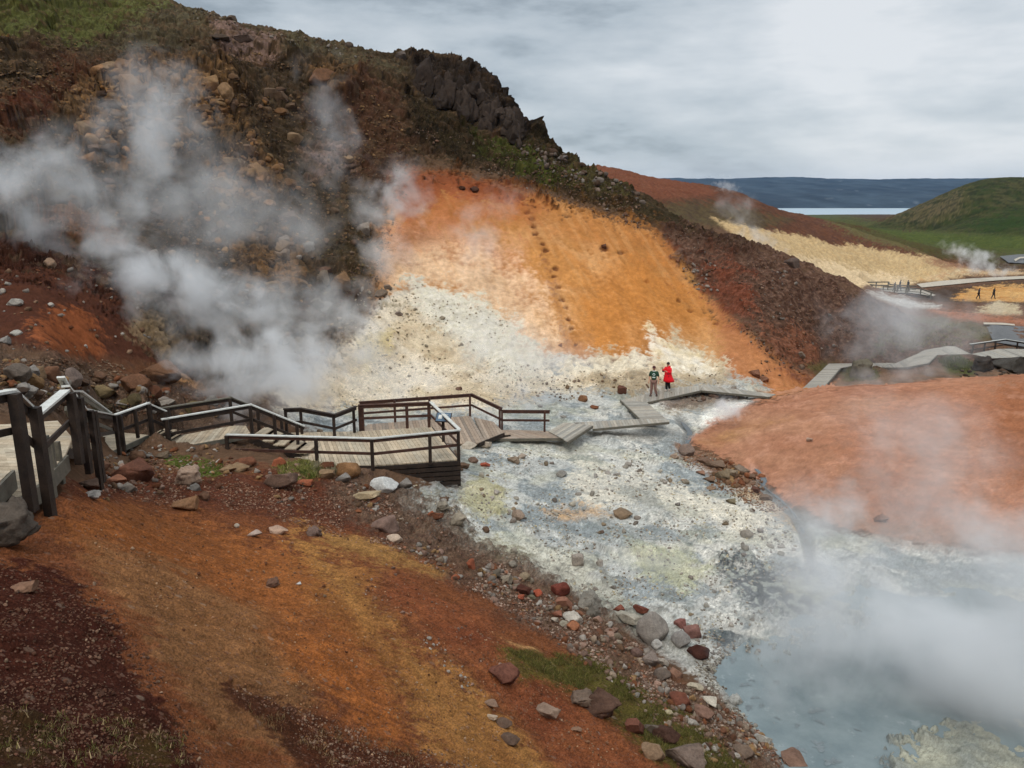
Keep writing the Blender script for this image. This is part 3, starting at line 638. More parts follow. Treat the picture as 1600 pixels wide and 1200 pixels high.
def wood_mat(name, col, col2, rough=.75, spec=.25):
    m = bpy.data.materials.new(name); nt, _, lk = nodes(m)
    a = nt.nodes.new('ShaderNodeAttribute'); a.attribute_name = 'soil'; p = pos(nt)
    st = nt.nodes.new('ShaderNodeTexNoise'); st.inputs['Scale'].default_value = 5; st.inputs['Detail'].default_value = 8; st.inputs['Roughness'].default_value = .7
    mp = nt.nodes.new('ShaderNodeMapping'); mp.inputs['Scale'].default_value = (1, 1, 1); lk.new(p, mp.inputs[0]); lk.new(mp.outputs[0], st.inputs['Vector'])
    c = mixcol(nt, ramp(nt, st.outputs[0], .35, .65), lin(col), lin(col2))
    mm = nt.nodes.new('ShaderNodeVectorMath'); mm.operation = 'MULTIPLY'; lk.new(c, mm.inputs[0]); lk.new(a.outputs['Color'], mm.inputs[1])
    fine = noise(nt, p, 45, 3, .7)
    finish(nt, scalecol(nt, mm.outputs[0], ramp(nt, fine, .3, .7, .8, 1.18)), rough, bump(nt, math_(nt, 'ADD', fine, st.outputs[0]), .4, .01), spec)
    return m
DECKM = wood_mat('weathered_plank', (186,170,146), (158,142,120))
DECKM2 = wood_mat('weathered_plank_brown', (164,146,128), (138,120,104))
DECKG = wood_mat('grey_plank', (160,154,142), (146,138,126))
DARKW = wood_mat('dark_timber', (58,46,38), (36,29,25), .7)
REDW = wood_mat('stained_timber', (84,56,46), (58,40,34), .65)
CAPM = wood_mat('pale_cap', (206,206,200), (178,176,168), .6, .4)  # weathered pale tops, with some sky reflection painted into the tone
MIDW = wood_mat('grey_timber', (110,104,92), (84,80,70), .7)
def clip_half(poly, n, d):
    out = []
    for i in range(len(poly)):
        a = poly[i]; b = poly[(i+1) % len(poly)]; da = n@a-d; db = n@b-d
        if da <= 0: out.append(a)
        if da*db < 0: out.append(a+(b-a)*da/(da-db))
    return out
FOOT = []      # footprints kept clear of earth: (poly xy, plane)
def deck(parent, pts, along, mat, width=.142, gap=.012, thick=.045, name='deck', seed=0, clear=.16, fascia=(), fmat=None, fh=.17, foot=True):
    """planked deck: pts are 3-D corners, along is the direction the planks run"""
    pts = np.array(pts); A = np.c_[pts[:, :2], np.ones(len(pts))]; pl = np.linalg.lstsq(A, pts[:, 2], rcond=None)[0]
    zf = lambda x, y: pl[0]*x+pl[1]*y+pl[2]
    al = np.array(along[:2], float); al /= np.linalg.norm(al); ac = np.array([-al[1], al[0]])
    xy = pts[:, :2]; s = xy@ac; mb = MB(); rr = random.Random(seed); k = s.min()
    while k < s.max():
        p = [q_ for q_ in xy]; j = (rr.random()-.5)*.0
        p = clip_half(p, ac, k+width-gap/2); 
        if len(p) > 2: p = clip_half(p, -ac, -(k+gap/2))
        if len(p) > 2:
            c = .82+.36*rr.random(); t = 1+.08*(rr.random()-.5)
            if rr.random() < .1: c *= .78
            lift = rr.random()*.006; e = (rr.random()-.5)*.03
            mb.prism([tuple(q_) for q_ in p], lambda x, y: zf(x, y)-thick+lift, lambda x, y: zf(x, y)+lift, (c*t, c, c/t))
        k += width
    o = mb.obj(name, mat, parent)
    if foot: FOOT.append((xy, pl, clear))
    n = len(pts)
    for i in fascia:
        a = pts[i].copy(); b = pts[(i+1) % n].copy(); cen = pts.mean(0); mid = (a+b)/2; out = mid-cen; out[2] = 0
        d = (b-a)/np.linalg.norm(b-a); out -= d*(out@d); out /= np.linalg.norm(out)
        a[2] = zf(*a[:2]); b[2] = zf(*b[:2])
        q_ = MB(); q_.beam(a+out*.03+[0, 0, -fh/2-.004], b+out*.03+[0, 0, -fh/2-.004], .04, fh, col=(1, 1, 1), ext=.01); q_.obj('edge_board', fmat or DARKW, parent)
    return o
def railing(parent, top, posts, cap=CAPM, side=DARKW, pmat=DARKW, mid=.5, pw=.1, capw=.13, rails=True, sideh=.12, drop=1.15, parts=('handrail', 'mid_rail', 'post')):
    """top: 3-D points of the handrail; posts: (index along the polyline, drop below the rail)"""
    top = [np.array(p, float) for p in top]
    m1 = MB(); m2 = MB(); m3 = MB()
    for i, (a, b) in enumerate(zip(top[:-1], top[1:])):
        e = .0
        dz = np.array([0, 0, .002*(i % 2)])
        m1.beam(a+dz, b+dz, capw, .038, ext=.04, col=(1-.12*(i % 2),)*3)
        m2.beam(a-[0, 0, .022+sideh/2], b-[0, 0, .022+sideh/2], .04, sideh, ext=.012, col=(1, 1, 1))
        if mid: m3.beam(a-[0, 0, mid+.06], b-[0, 0, mid+.06], .038, .1, ext=.01, col=(1, 1, 1))
    m1.obj(parts[0], cap, parent); m2.obj('rail_board', side, parent)
    if mid: m3.obj(parts[1], side, parent)
    for p in posts:
        t, dr = p[0], p[1]
        i = min(int(t), len(top)-2); q_ = top[i]+(top[i+1]-top[i])*(t-i)
        d = top[i+1]-top[i]; d[2] = 0; d /= np.linalg.norm(d); nrm = np.array([d[1], -d[0], 0])*(p[3] if len(p) > 3 else 1)
        off = nrm*(pw/2+.024)
        w_ = p[2] if len(p) > 2 else pw
        m = MB(); m.beam(q_+off-[0, 0, .024], q_+off-[0, 0, dr], w_, w_, up=(0, 1, 0), col=(1, 1, 1)); m.obj('post', pmat, parent)
def steps(parent, a, b, n, width_vec, mat=DECKM, riser=DARKW):
    """open stair from a (top) to b (bottom); width_vec spans the tread"""
    a = np.array(a, float); b = np.array(b, float); wv = np.array(width_vec, float); run = (b-a).copy(); run[2] = 0; rl = np.linalg.norm(run); rd = run/rl
    tr = MB(); st = MB(); L_ = rl/n
    for k in range(n):
        z = a[2]+(b[2]-a[2])*(k+1)/(n+1); p = a+rd*(L_*k); p[2] = z
        c = .85+.25*random.random()
        for h_ in (0, 1):
            q0 = p+rd*(L_*(.25+.5*h_)); tr.beam(q0, q0+wv, L_*.5-.012, .045, col=(c,)*3)
        st.beam(p-[0, 0, .09], p+wv-[0, 0, .09], .03, .13, col=(1, 1, 1))
    for w_ in (0, 1):
        o = a+wv*w_; e = b+wv*w_; st.beam(o-[0, 0, .2], e-[0, 0, .2], .05, .24, col=(1, 1, 1))
    tr.obj('tread', mat, parent); st.obj('stringer', riser, parent)
# ---------------------------------------------------------------- the wooden platforms and walks
zt = 3.18
# main platform
D0 = [PZ(462,727,2.1), PZ(585,727,2.1), PZ(716,718,2.1), PZ(674,667,2.1), PZ(560,674,2.1), PZ(455,676,2.1)]
plat = empty('wooden_platform', np.mean(D0, 0), 'large railed timber platform of pale planks with dark slatted skirt above the white mud', 'platform')
run = D0[3]-D0[2]
deck(plat, D0, run, DECKM, seed=1, fascia=(2,), foot=True, clear=.3)
fr = [PZ(355,679,zt), PZ(585,685,zt), PZ(717,672,zt)]
railing(plat, fr, [(0, 1.35), (.61, 1.2), (.985, 1.25), (1.64, 1.15), (1.985, 1.95)], cap=CAPM, side=REDW, pmat=DARKW, pw=.11)
railing(plat, [PZ(717,672,zt)+[0,.1,.003], PZ(673,628.5,zt)], [], cap=CAPM, side=REDW)
railing(plat, [PZ(673,628.5,zt)+[0,0,-.003], PZ(561,633,zt)], [(.03, 1.15), (.34, 1.15), (.96, 1.2), (.995, 2.3)], cap=REDW, side=REDW, pmat=REDW, pw=.11)
railing(plat, [PZ(556,635,zt), PZ(522.6,648,zt), PZ(469,638,zt), PZ(444,639,zt)], [(.05, 1.2), (.98, 1.2), (2, 1.2), (2.95, 1.5)], cap=DARKW, side=DARKW, pmat=DARKW)
# slatted skirt below the front edge
sk = MB(); fa = D0[1]-[.05, .05, 0]; fb = D0[2]+[.06, -.05, 0]
for k in range(5):
    a = fa+(fb-fa)*(.0 if k < 2 else .12*k); z0 = -.11-.185*k
    sk.beam(a+[0, -.02-.004*(k % 2), z0], fb+[0, -.02-.004*(k % 2), z0-.0], .04, .14, col=(1.0+.15*(k % 2),)*3)
sk.beam(D0[0]+[0, -.04, -.1], D0[1]+[0, -.04, -.1], .04, .18, col=(1, 1, 1))
for t in (.2, .5, .8, .99):
    q_ = fa+(fb-fa)*t; sk.beam(q_+[0, .06, -.05], q_+[0, .06, -1.0], .1, .1, up=(0, 1, 0), col=(.7,)*3)
sk.obj('skirt', DARKW, plat)
bk = MB(); bk.beam(D0[1]+[0, .5, -.55], D0[2]+[0, .5, -.55], .03, .9, col=(.25,)*3); bk.obj('shade_backing', DARKW, plat)  # near-black sheet behind the slats, standing in for shade under the deck
# lower platform behind it
D1 = [PZ(548,684,1.0), PZ(575,663,1.0), PZ(735,649.5,1.0), PZ(757,688,1.0), PZ(748,692,1.0), PZ(717,693,1.0), PZ(640,692,1.0)]
low = empty('wooden_platform', np.mean(D1, 0), 'lower brown plank platform behind the main railing with the info board', 'platform')
deck(low, D1, PZ(735,650,1.0)-PZ(757,688,1.0), DECKM2, seed=2, fascia=(3,), clear=.2)
railing(low, [PZ(562,628,2.08), PZ(737,615.5,2.08), PZ(783.5,637.5,1.78)], [(.3, 1.1), (.61, 1.1), (.98, 1.12), (1.98, 1.15)], cap=REDW, side=REDW, pmat=REDW, capw=.1)
D2 = [PZ(740,652,.88), PZ(771,659,.88), PZ(787,676,.88), PZ(757,688,.88)]
stp = empty('boardwalk_step', np.mean(D2, 0), 'short brown plank step between the lower platform and the low boardwalk', 'boardwalk')
deck(stp, D2, D2[0]-D2[3], DECKM2, seed=3, fascia=(2,), clear=.15)
D2b = [PZ(765,671,.74), PZ(790,672,.74), PZ(797,679,.74), PZ(762,683,.74)]
deck(stp, D2b, D2[0]-D2[3], DECKM2, seed=33, name='tread', fascia=(2,), clear=.12)
D3 = [PZ(764,685.5,.66), PZ(880,684,.66), PZ(858,673.5,.66), PZ(792,671.5,.66)]
w3 = empty('boardwalk_section', np.mean(D3, 0), 'low plank walk with a short red-brown railing right of the platforms', 'boardwalk')
deck(w3, D3, D3[2]-D3[1]+np.array([-.5, 0, 0]), DECKM2, seed=4, fascia=(0,), clear=.12, fmat=MIDW, fh=.12)
railing(w3, [PZ(784.5,641,1.66), PZ(858.5,641.5,1.66)], [(.0, 1.05), (.9, 1.0)], cap=REDW, side=REDW, pmat=REDW, capw=.06, pw=.09, mid=.42)
def walk(pts, along, label, seed, mat=DECKG, fascia=(), width=.142):
    o = empty('boardwalk_section', np.mean(pts, 0), label, 'boardwalk', 'low boardwalk sections crossing the valley')
    w3['group'] = 'low boardwalk sections crossing the valley'
    deck(o, pts, along, mat, seed=seed, fascia=fascia, clear=.13, fmat=MIDW, fh=.11, width=width); return o
D4 = [PZ(857,674,.72), PZ(879,685,.72), PZ(886,690.5,.72), PZ(925.5,665,.72), PZ(881,660,.72)]
walk(D4, D4[2]-D4[3], 'grey skewed plank landing where the low walk meets the long grey walk', 5, fascia=(2,))
D5 = [PZ(897,660,.52), PZ(926,670,.52), PZ(1045,659,.52), PZ(1046,656,.52), PZ(1000,654.5,.52)]
walk(D5, (0, 1), 'long thin grey boardwalk skirting the bluish mud', 6, fascia=(1,))
D6 = [PZ(970,625,.36), PZ(1002,655.5,.36), PZ(1044,657.5,.36), PZ(1010,628,.36)]
walk(D6, (1, .15), 'diagonal grey boardwalk leading down from the two walkers', 7, fascia=(0,))
D7 = [PZ(971,625.5,.2), PZ(1008,629,.2), PZ(1094,610,.2), PZ(1099,601.5,.2), PZ(1052,606,.2), PZ(1018,613.5,.2)]
walk(D7, (.2, 1), 'grey boardwalk under the feet of the two walkers', 8, fascia=(1,))
D8 = [PZ(1093,609.5,.16), PZ(1202,620,.16), PZ(1212,616,.16), PZ(1100,601.5,.16)]
walk(D8, (-.05, 1), 'pale plank walk running right from the walkers behind the orange mound', 9, fascia=(0,), width=.2)
D9 = [PZ(1252,609,-.55), PZ(1285,607,-.55), PZ(1313,575,-.75), PZ(1334,571,-.8), PZ(1334,567.5,-.8), PZ(1295,568,-.8)]
walk(D9, (1, 0), 'pale straight boardwalk climbing behind the left end of the orange mound', 10, fascia=(1,))
D10 = [PZ(1326,571.5,-.85), PZ(1362,574.5,-1.0), PZ(1416,574,-1.05), PZ(1450,567.5,-1.1), PZ(1464,554.5,-1.3), PZ(1517,553,-1.45), PZ(1493,541,-1.5), PZ(1478,541,-1.5), PZ(1444,547,-1.4), PZ(1431,554,-1.3), PZ(1399,567,-1.05), PZ(1334,567.5,-.85)]
# curved path: one thing in straight bays
cur = empty('boardwalk_section', np.mean(D10, 0), 'curving pale boardwalk beyond the mossy rock behind the orange mound', 'boardwalk', 'low boardwalk sections crossing the valley')
for sel, al in (((0, 1, 10, 11), (0, 1)), ((1, 2, 9, 10), (.3, 1)), ((2, 3, 8, 9), (.8, .6)), ((3, 4, 7, 8), (1, .1)), ((4, 5, 6, 7), (.2, 1))):
    deck(cur, [D10[i] for i in sel], al, DECKG, seed=sum(sel), clear=.14, fascia=(0,), fmat=MIDW, fh=.12)
# upper walk, left of the platform
W2 = [PZ(264,701,2.95), PZ(352,685,2.95), PZ(391,677,2.95), PZ(384,665,2.95), PZ(365,665,2.95), PZ(261,684,2.95)]
ramp_ = empty('boardwalk_ramp', np.mean(W2, 0), 'railed plank walk with stairs down to the main platform', 'boardwalk')
deck(ramp_, W2, (-.12, 1), DECKM, seed=11, fascia=(0, 1), fmat=MIDW, clear=.25)
sa = PZ(391,677,2.95); sb = PZ(480,714,2.1)
steps(ramp_, sa+[0, -.1, 0], sb, 5, (.15, 1.25, 0))
rt = 4.02
railing(ramp_, [PZ(254,655,rt), PZ(392,632,rt), P(475,665.5,28.0)], [(.04, 1.15), (.98, 1.15), (1.43, 1.1), (1.86, 1.15)], cap=CAPM, side=DARKW, pw=.1)
railing(ramp_, [PZ(204,645,rt), PZ(361,621,rt), P(440,653,29.6)], [(.35, 1.15), (.98, 1.15), (1.5, 1.1), (1.98, 1.15)], cap=MIDW, side=DARKW, pw=.1)
# landing one level up
W1 = [PZ(146,684,3.5), PZ(154,702,3.5), PZ(172,706,3.5), PZ(231,679.5,3.5), PZ(190,676,3.5), PZ(162,677,3.5)]
land = empty('boardwalk_landing', np.mean(W1, 0), 'small plank landing with steps between the long stair and the ramp', 'boardwalk')
deck(land, W1, (1, 0), DECKM, seed=12, fascia=(1, 2), fmat=MIDW, clear=.3)
steps(land, PZ(231,680,3.5)+np.array([-.05, -.3, 0]), PZ(262,694,2.95), 3, (.1, 1.2, 0))
rl_ = 4.6
railing(land, [PZ(177,649,rl_), PZ(231,630,rl_), P(259,642,25.9)], [(.12, 1.3, .11), (.55, 1.0, .09), (.97, 1.3, .12), (1.95, 1.3, .12)], cap=CAPM, side=DARKW)
# long stair from the upper deck
stair = empty('wooden_stair', P(125,720,16), 'long dark railed stair dropping from the near deck towards the landing', 'stair')
steps(stair, P(106,690,13.6)+np.array([-1.35, 0, .0]), P(154,703,23.2)+np.array([-1.35, 0, 0]), 18, (1.3, 0, 0))
railing(stair, [P(103,604,13.2), P(131,640,15.2), P(177,649,24.1)], [(.42, 1.5, .11), (1.04, 1.75, .10), (1.13, 1.65, .10), (1.92, 1.3, .1)], cap=CAPM, side=DARKW, pw=.12)
railing(stair, [P(96,591,13.6), P(108,612,13.9), P(124,612,15.5), P(172,646,24.6)], [(1.1, 1.2, .1)], cap=CAPM, side=MIDW, pw=.12, mid=.5)
# near deck in two levels
WB = [P(18,790,10.75)*[1,1,0]+[0,0,7.1], PZ(59,757,7.1), PZ(102,711,7.1), PZ(113,684,7.1), PZ(90,657.5,7.1), PZ(25,662,7.1), PZ(-90,668,7.1), PZ(-160,760,7.1)]
near = empty('boardwalk_deck', np.mean(WB, 0), 'nearest pale plank deck with thick dark posts at the left edge', 'boardwalk')
deck(near, WB, (1, 0), DECKM, seed=13, fascia=(0, 1), fmat=MIDW, fh=.28, clear=.5)
WA = [PZ(-260,840,7.62), PZ(-10,762,7.62), PZ(17,735,7.62), PZ(5,700,7.62), PZ(-160,700,7.62)]
deck(near, WA, (1, 0), DECKM, seed=14, fascia=(0, 1), fmat=MIDW, fh=.28, clear=.5)
railing(near, [P(-160,640,9.0), P(17,611,10.55), P(56,648,11.45), P(101,611,13.0)], [(.97, 1.75, .135), (1.62, 1.75, .13), (2.97, 1.3, .12)], cap=CAPM, side=DARKW, pw=.15, capw=.16)
m = MB(); a_ = P(69,681,11.9); m.beam(a_, a_-[0, 0, 1.35], .1, .1, up=(0, 1, 0), col=(1, 1, 1)); m.obj('post', MIDW, near)
for px_, py_, Y_, l_ in ((12,820,10.6,.6), (89,740,12.6,.75), (78,735,12.3,.7)):
    m = MB(); a_ = P(px_, py_-50, Y_); m.beam(a_, a_-[0, 0, l_], .07, .07, up=(0, 1, 0), col=(1, 1, 1)); m.obj('leg', MIDW, near)
# right-hand bridge
br_ = empty('footbridge', P(1555,552,64), 'small railed footbridge at the right edge over a dark gully', 'bridge')
BR = [PZ(1517,553,-1.45), PZ(1548,560,-1.45), PZ(1640,556,-1.45), PZ(1640,546,-1.45), PZ(1560,545,-1.45)]
deck(br_, BR, (.1, 1), DECKG, seed=20, fascia=(0, 1), clear=.15)
railing(br_, [P(1516,537.5,63.5), P(1571,530,69), P(1640,541,66)], [(.06, 1.0), (.38, .95), (.69, .9), (1.3, 1.0)], cap=CAPM, side=DARKW, pmat=DARKW, mid=.45)
# far bridge and path
FB = [PZ(1349,456,-3.4), PZ(1424,457,-3.6), PZ(1457,463,-3.9), PZ(1462,461,-3.9), PZ(1432,450,-3.7), PZ(1389,449,-3.5), PZ(1349,451,-3.4)]
fbo = empty('footbridge', np.mean(FB, 0), 'distant railed boardwalk at the foot of the pale yellow slope', 'bridge')
deck(fbo, FB, (0, 1), DECKG, seed=21, width=.3, clear=.3, fascia=(0, 1))
railing(fbo, [PZ(1347,443,-2.3), PZ(1380,446,-2.4), PZ(1440,451,-2.9), PZ(1458,457,-3.1)], [(0, 1.1), (.5, 1.1), (1, 1.1), (1.3, 1.1), (1.6, 1.1), (2, 1.1), (2.9, 1.1)], cap=MIDW, side=MIDW, pmat=MIDW, capw=.15, pw=.14)
railing(fbo, [PZ(1349,440.5,-2.2), PZ(1389,440,-2.2), PZ(1390,444,-2.4), PZ(1432,447,-2.6)], [(0, 1.1), (.5, 1.1), (.97, 1.3), (2.3, 1.1), (2.7, 1.1)], cap=MIDW, side=MIDW, pmat=MIDW, capw=.15, pw=.14)
# ---------------------------------------------------------------- keep earth below the decks
from mathutils import Vector, Matrix, noise as mnoise
def clear_ground():
    for xy, pl, clr in FOOT:
        x0, y0 = xy.min(0)-.3; x1, y1 = xy.max(0)+.3
        sel = np.where((Xg > x0) & (Xg < x1) & (Yg > y0) & (Yg < y1))
        if len(sel[0]) == 0: continue
        X_, Y_ = Xg[sel], Yg[sel]; d = np.full(X_.shape, 1e9); ins = np.zeros(X_.shape, bool); n = len(xy)
        for k in range(n):
            a = xy[k]; b = xy[(k+1) % n]; e = b-a
            wx = X_-a[0]; wy = Y_-a[1]; h = np.clip((wx*e[0]+wy*e[1])/(e@e+1e-9), 0, 1)
            d = np.minimum(d, np.hypot(wx-e[0]*h, wy-e[1]*h))
            c = ((a[1] > Y_) != (b[1] > Y_)) & (X_ < (b[0]-a[0])*(Y_-a[1])/((b[1]-a[1]) if b[1] != a[1] else 1e-9)+a[0]); ins ^= c
        d = np.where(ins, 0, d)
        lim = pl[0]*X_+pl[1]*Y_+pl[2]-clr + d*1.2
        Zg[sel] = np.where(d < .6, np.minimum(Zg[sel], lim), Zg[sel])
clear_ground()
ground = link(grid_mesh('ground', Xg, Yg, Zg, C, zone), 'ground', mat=SOIL); ground['kind'] = 'structure'
bpy.context.view_layer.update()
def hit(px, py):
    """where the sight line through a photo point meets the ground"""
    d = Vector(P(px, py, 1.0)-np.array([0, 0, H])); d.normalize()
    ok, loc, nrm, _ = ground.ray_cast(Vector((0, 0, H)), d, distance=3000)
    return (loc, nrm) if ok else (None, None)
def drop(x, y, top=60):
    ok, loc, nrm, _ = ground.ray_cast(Vector((x, y, top)), Vector((0, 0, -1)))
    return (loc, nrm) if ok else (None, None)

# ground carried on behind the viewpoint
bx, by = np.meshgrid(np.linspace(-90, 90, 60), np.linspace(-80, 1.0, 40))
bz = Zg[0].mean() + .25*fbm(bx/6, by/6, 500, 4)*np.clip((1-by)/6, 0, 1) - .02*np.clip(by+0, -99, 0) - .045*np.clip(bx, 0, 99)*np.clip((1-by)/8, 0, 1)
bc = np.empty(bx.shape+(3,)); bc[:] = lin((84,52,38)); bz_ = np.zeros(bx.shape+(3,)); bz_[..., 0] = .6
back = link(grid_mesh('ground', bx, by, bz-.05, bc, bz_), 'slope', mat=SOIL); back['kind'] = 'structure'
# ---------------------------------------------------------------- lake and far plateau
def simple_mat(name, col, rough=.8, spec=.3):
    m = bpy.data.materials.new(name); nt, _, _ = nodes(m); finish(nt, lin(col), rough, None, spec); return m
lx, ly_ = np.meshgrid(np.linspace(-2500, 3500, 8), np.linspace(1200, 3300, 6))
lm = bpy.data.materials.new('lake_water'); nt, _, _ = nodes(lm)
finish(nt, lin((150,168,178)), .35, bump(nt, noise(nt, pos(nt), .05, 3), .2, 1.0), .5)
lake = link(grid_mesh('lake', lx, ly_, lx*0-30.0), 'lake', mat=lm); lake['kind'] = 'structure'
ax, ay = np.meshgrid(np.linspace(-2400, 3400, 520), np.linspace(2050, 5200, 150))
prof = np.interp(ay, [2050, 2110, 2300, 2600, 3300, 3800, 5200], [-36, -29, -6, 8, 55, 70, 62])
ppx = 800+F*ax/(ay*CP+4)
top = 1 + .02*np.sin(ax/300.)+.03*fbm(ax/700, ay/700, 601, 4)
# the lake's far shore closes in on the right
close = sstep(700, 1500, ax)*0
az = prof*np.where(prof > 0, top, 1) + fbm(ax/160, ay/220, 603, 5)*12*sstep(2080, 2400, ay)*sstep(5200, 3500, ay)
az += 9*np.exp(-((ax-1250)/130.)**2)*sstep(3300, 3700, ay)
ac = np.empty(ax.shape+(3,)); ac[:] = lin((40,48,56))
k_ = np.clip(fbm(ax/90, ay/500, 605, 5)*1.8+.5, 0, 1)[..., None]
ac = ac*(1-k_) + lin((54,64,72))*k_
k_ = sstep(.35, .5, fbm(ax/260, ay/120, 609, 4))[..., None]*.5; ac = ac*(1-k_)+lin((26,32,38))*k_
snow = ((np.abs(fbm(ax/60, ay/300, 611, 3)) < .012)*(fbm(ax/300, ay/300, 613, 2) > .28))[..., None]*.6
ac = ac*(1-snow)+lin((100,106,112))*snow
hm = bpy.data.materials.new('far_hill'); nt, _, _ = nodes(hm)
at = nt.nodes.new('ShaderNodeAttribute'); at.attribute_name = 'soil'
finish(nt, scalecol(nt, at.outputs['Color'], ramp(nt, noise(nt, pos(nt), .012, 8, .7), .3, .7, .6, 1.4)), .95, None, .1)
hills = link(grid_mesh('hills', ax, ay, az, ac), 'hills', mat=hm); hills['kind'] = 'structure'
# ---------------------------------------------------------------- camera
cam = bpy.data.cameras.new('camera'); co_ = bpy.data.objects.new('camera', cam); COL.objects.link(co_); scene.camera = co_
co_.location = (0, 0, H); co_.rotation_euler = (math.pi/2-PITCH, 0, 0)
cam.sensor_width = 36; cam.lens = F/1600*36; cam.clip_start = .1; cam.clip_end = 20000
# ---------------------------------------------------------------- sky and light
SUN_EL, SUN_AZ = R(52), R(200)       # veiled high sun from behind the right shoulder
w = bpy.data.worlds.new('World'); scene.world = w; w.use_nodes = True; nt = w.node_tree; nt.nodes.clear()
sky = nt.nodes.new('ShaderNodeTexSky'); sky.sky_type = 'NISHITA'; sky.sun_disc = False; sky.sun_elevation = SUN_EL; sky.sun_rotation = SUN_AZ; sky.altitude = 200
tc = nt.nodes.new('ShaderNodeTexCoord'); sx = nt.nodes.new('ShaderNodeSeparateXYZ'); nt.links.new(tc.outputs['Generated'], sx.inputs[0])
zc = math_(nt, 'ADD', math_(nt, 'MAXIMUM', sx.outputs[2], 0.0), .13)
cx = math_(nt, 'DIVIDE', sx.outputs[0], zc); cy = math_(nt, 'DIVIDE', sx.outputs[1], zc)
cv = nt.nodes.new('ShaderNodeMapping'); nt.links.new(tc.outputs['Generated'], cv.inputs[0]); cv.inputs['Scale'].default_value = (1, 1, 3.6); cv.inputs['Location'].default_value = (.35, .2, .1)
cl1 = noise(nt, cv.outputs[0], 1.9, 6, .5); cl2 = noise(nt, cv.outputs[0], 6, 6, .6)
cloud = math_(nt, 'ADD', math_(nt, 'MULTIPLY', cl1, .75), math_(nt, 'MULTIPLY', cl2, .25))
cr = nt.nodes.new('ShaderNodeValToRGB'); nt.links.new(cloud, cr.inputs[0])
e_ = cr.color_ramp.elements; e_[0].position = .40; e_[0].color = (*lin((240,244,248)), 1); e_[1].position = .60; e_[1].color = (*lin((158,170,180)), 1)
m1 = e_.new(.46); m1.color = (*lin((222,229,235)), 1); m2 = e_.new(.55); m2.color = (*lin((192,203,212)), 1)
# overcast skies brighten towards the zenith
zen = nt.nodes.new('ShaderNodeMapRange'); zen.interpolation_type = 'SMOOTHSTEP'; nt.links.new(sx.outputs[2], zen.inputs[0])
zen.inputs[1].default_value = .2; zen.inputs[2].default_value = 1.0; zen.inputs[3].default_value = .92; zen.inputs[4].default_value = 2.1
hz = nt.nodes.new('ShaderNodeMapRange'); nt.links.new(sx.outputs[2], hz.inputs[0]); hz.inputs[1].default_value = 0; hz.inputs[2].default_value = .05; hz.inputs[3].default_value = .7; hz.inputs[4].default_value = 0
cc = mixcol(nt, hz.outputs[0], cr.outputs[0], lin((226,232,238)))
cc = scalecol(nt, cc, zen.outputs[0])
# below the horizon the far ground
lowf = nt.nodes.new('ShaderNodeMapRange'); nt.links.new(sx.outputs[2], lowf.inputs[0]); lowf.inputs[1].default_value = -.03; lowf.inputs[2].default_value = -.01; lowf.inputs[3].default_value = 1; lowf.inputs[4].default_value = 0
cc = mixcol(nt, lowf.outputs[0], cc, (.07, .06, .05))
b1 = nt.nodes.new('ShaderNodeBackground'); b1.inputs[1].default_value = .08; nt.links.new(sky.outputs[0], b1.inputs[0])
b2 = nt.nodes.new('ShaderNodeBackground'); b2.inputs[1].default_value = 1.0; nt.links.new(cc, b2.inputs[0])
mx = nt.nodes.new('ShaderNodeMixShader'); mx.inputs[0].default_value = .9
nt.links.new(b1.outputs[0], mx.inputs[1]); nt.links.new(b2.outputs[0], mx.inputs[2])
wo = nt.nodes.new('ShaderNodeOutputWorld'); nt.links.new(mx.outputs[0], wo.inputs[0])
sl = bpy.data.lights.new('sun', 'SUN'); so = bpy.data.objects.new('sun', sl); COL.objects.link(so)
sl.energy = 1.5; sl.angle = R(14); sl.color = (1, .94, .85)
so.rotation_euler = (math.pi/2-SUN_EL, 0, math.pi-SUN_AZ)
scene.view_settings.view_transform = 'Standard'; scene.view_settings.look = 'None'; scene.view_settings.exposure = EXPO; scene.view_settings.gamma = 1
scene.cycles.use_denoising = True
try: scene.cycles.denoiser = 'OPENIMAGEDENOISE'
except Exception: pass
scene.cycles.max_bounces = 8; scene.cycles.diffuse_bounces = 3; scene.cycles.glossy_bounces = 2; scene.cycles.volume_bounces = 7
scene.cycles.transparent_max_bounces = 12
scene.cycles.use_adaptive_sampling = True; scene.cycles.adaptive_threshold = .02
# ---------------------------------------------------------------- rocks
import bmesh
def ico(sub):
    bm = bmesh.new(); bmesh.ops.create_icosphere(bm, subdivisions=sub, radius=1); bm.verts.ensure_lookup_table()
    vs = np.array([v_.co[:] for v_ in bm.verts]); fs = np.array([[q_.index for q_ in f_.verts] for f_ in bm.faces]); bm.free(); return vs, fs
def chisel(vs, rng, planes, lo=.55, hi=.9, rough=.05, soft=.9):
    v_ = vs.copy()
    for k in range(planes):
        n = rng.normal(size=3); n /= np.linalg.norm(n); h = rng.uniform(lo, hi); d = v_@n-h
        v_ -= np.where(d > 0, d*soft, 0)[:, None]*n
    f = np.array([mnoise.fractal(Vector(p*1.9+rng_off), 1.0, 2.1, 5) for p, rng_off in zip(vs, np.repeat(rng.uniform(0, 50, (1, 3)), len(vs), 0))])
    g_ = np.array([mnoise.noise(Vector(p*7+ro)) for p, ro in zip(vs, np.repeat(rng.uniform(0, 50, (1, 3)), len(vs), 0))])
    v_ = v_*(1+rough*f+rough*.35*g_)[:, None]
    return v_/np.abs(v_).max(0)
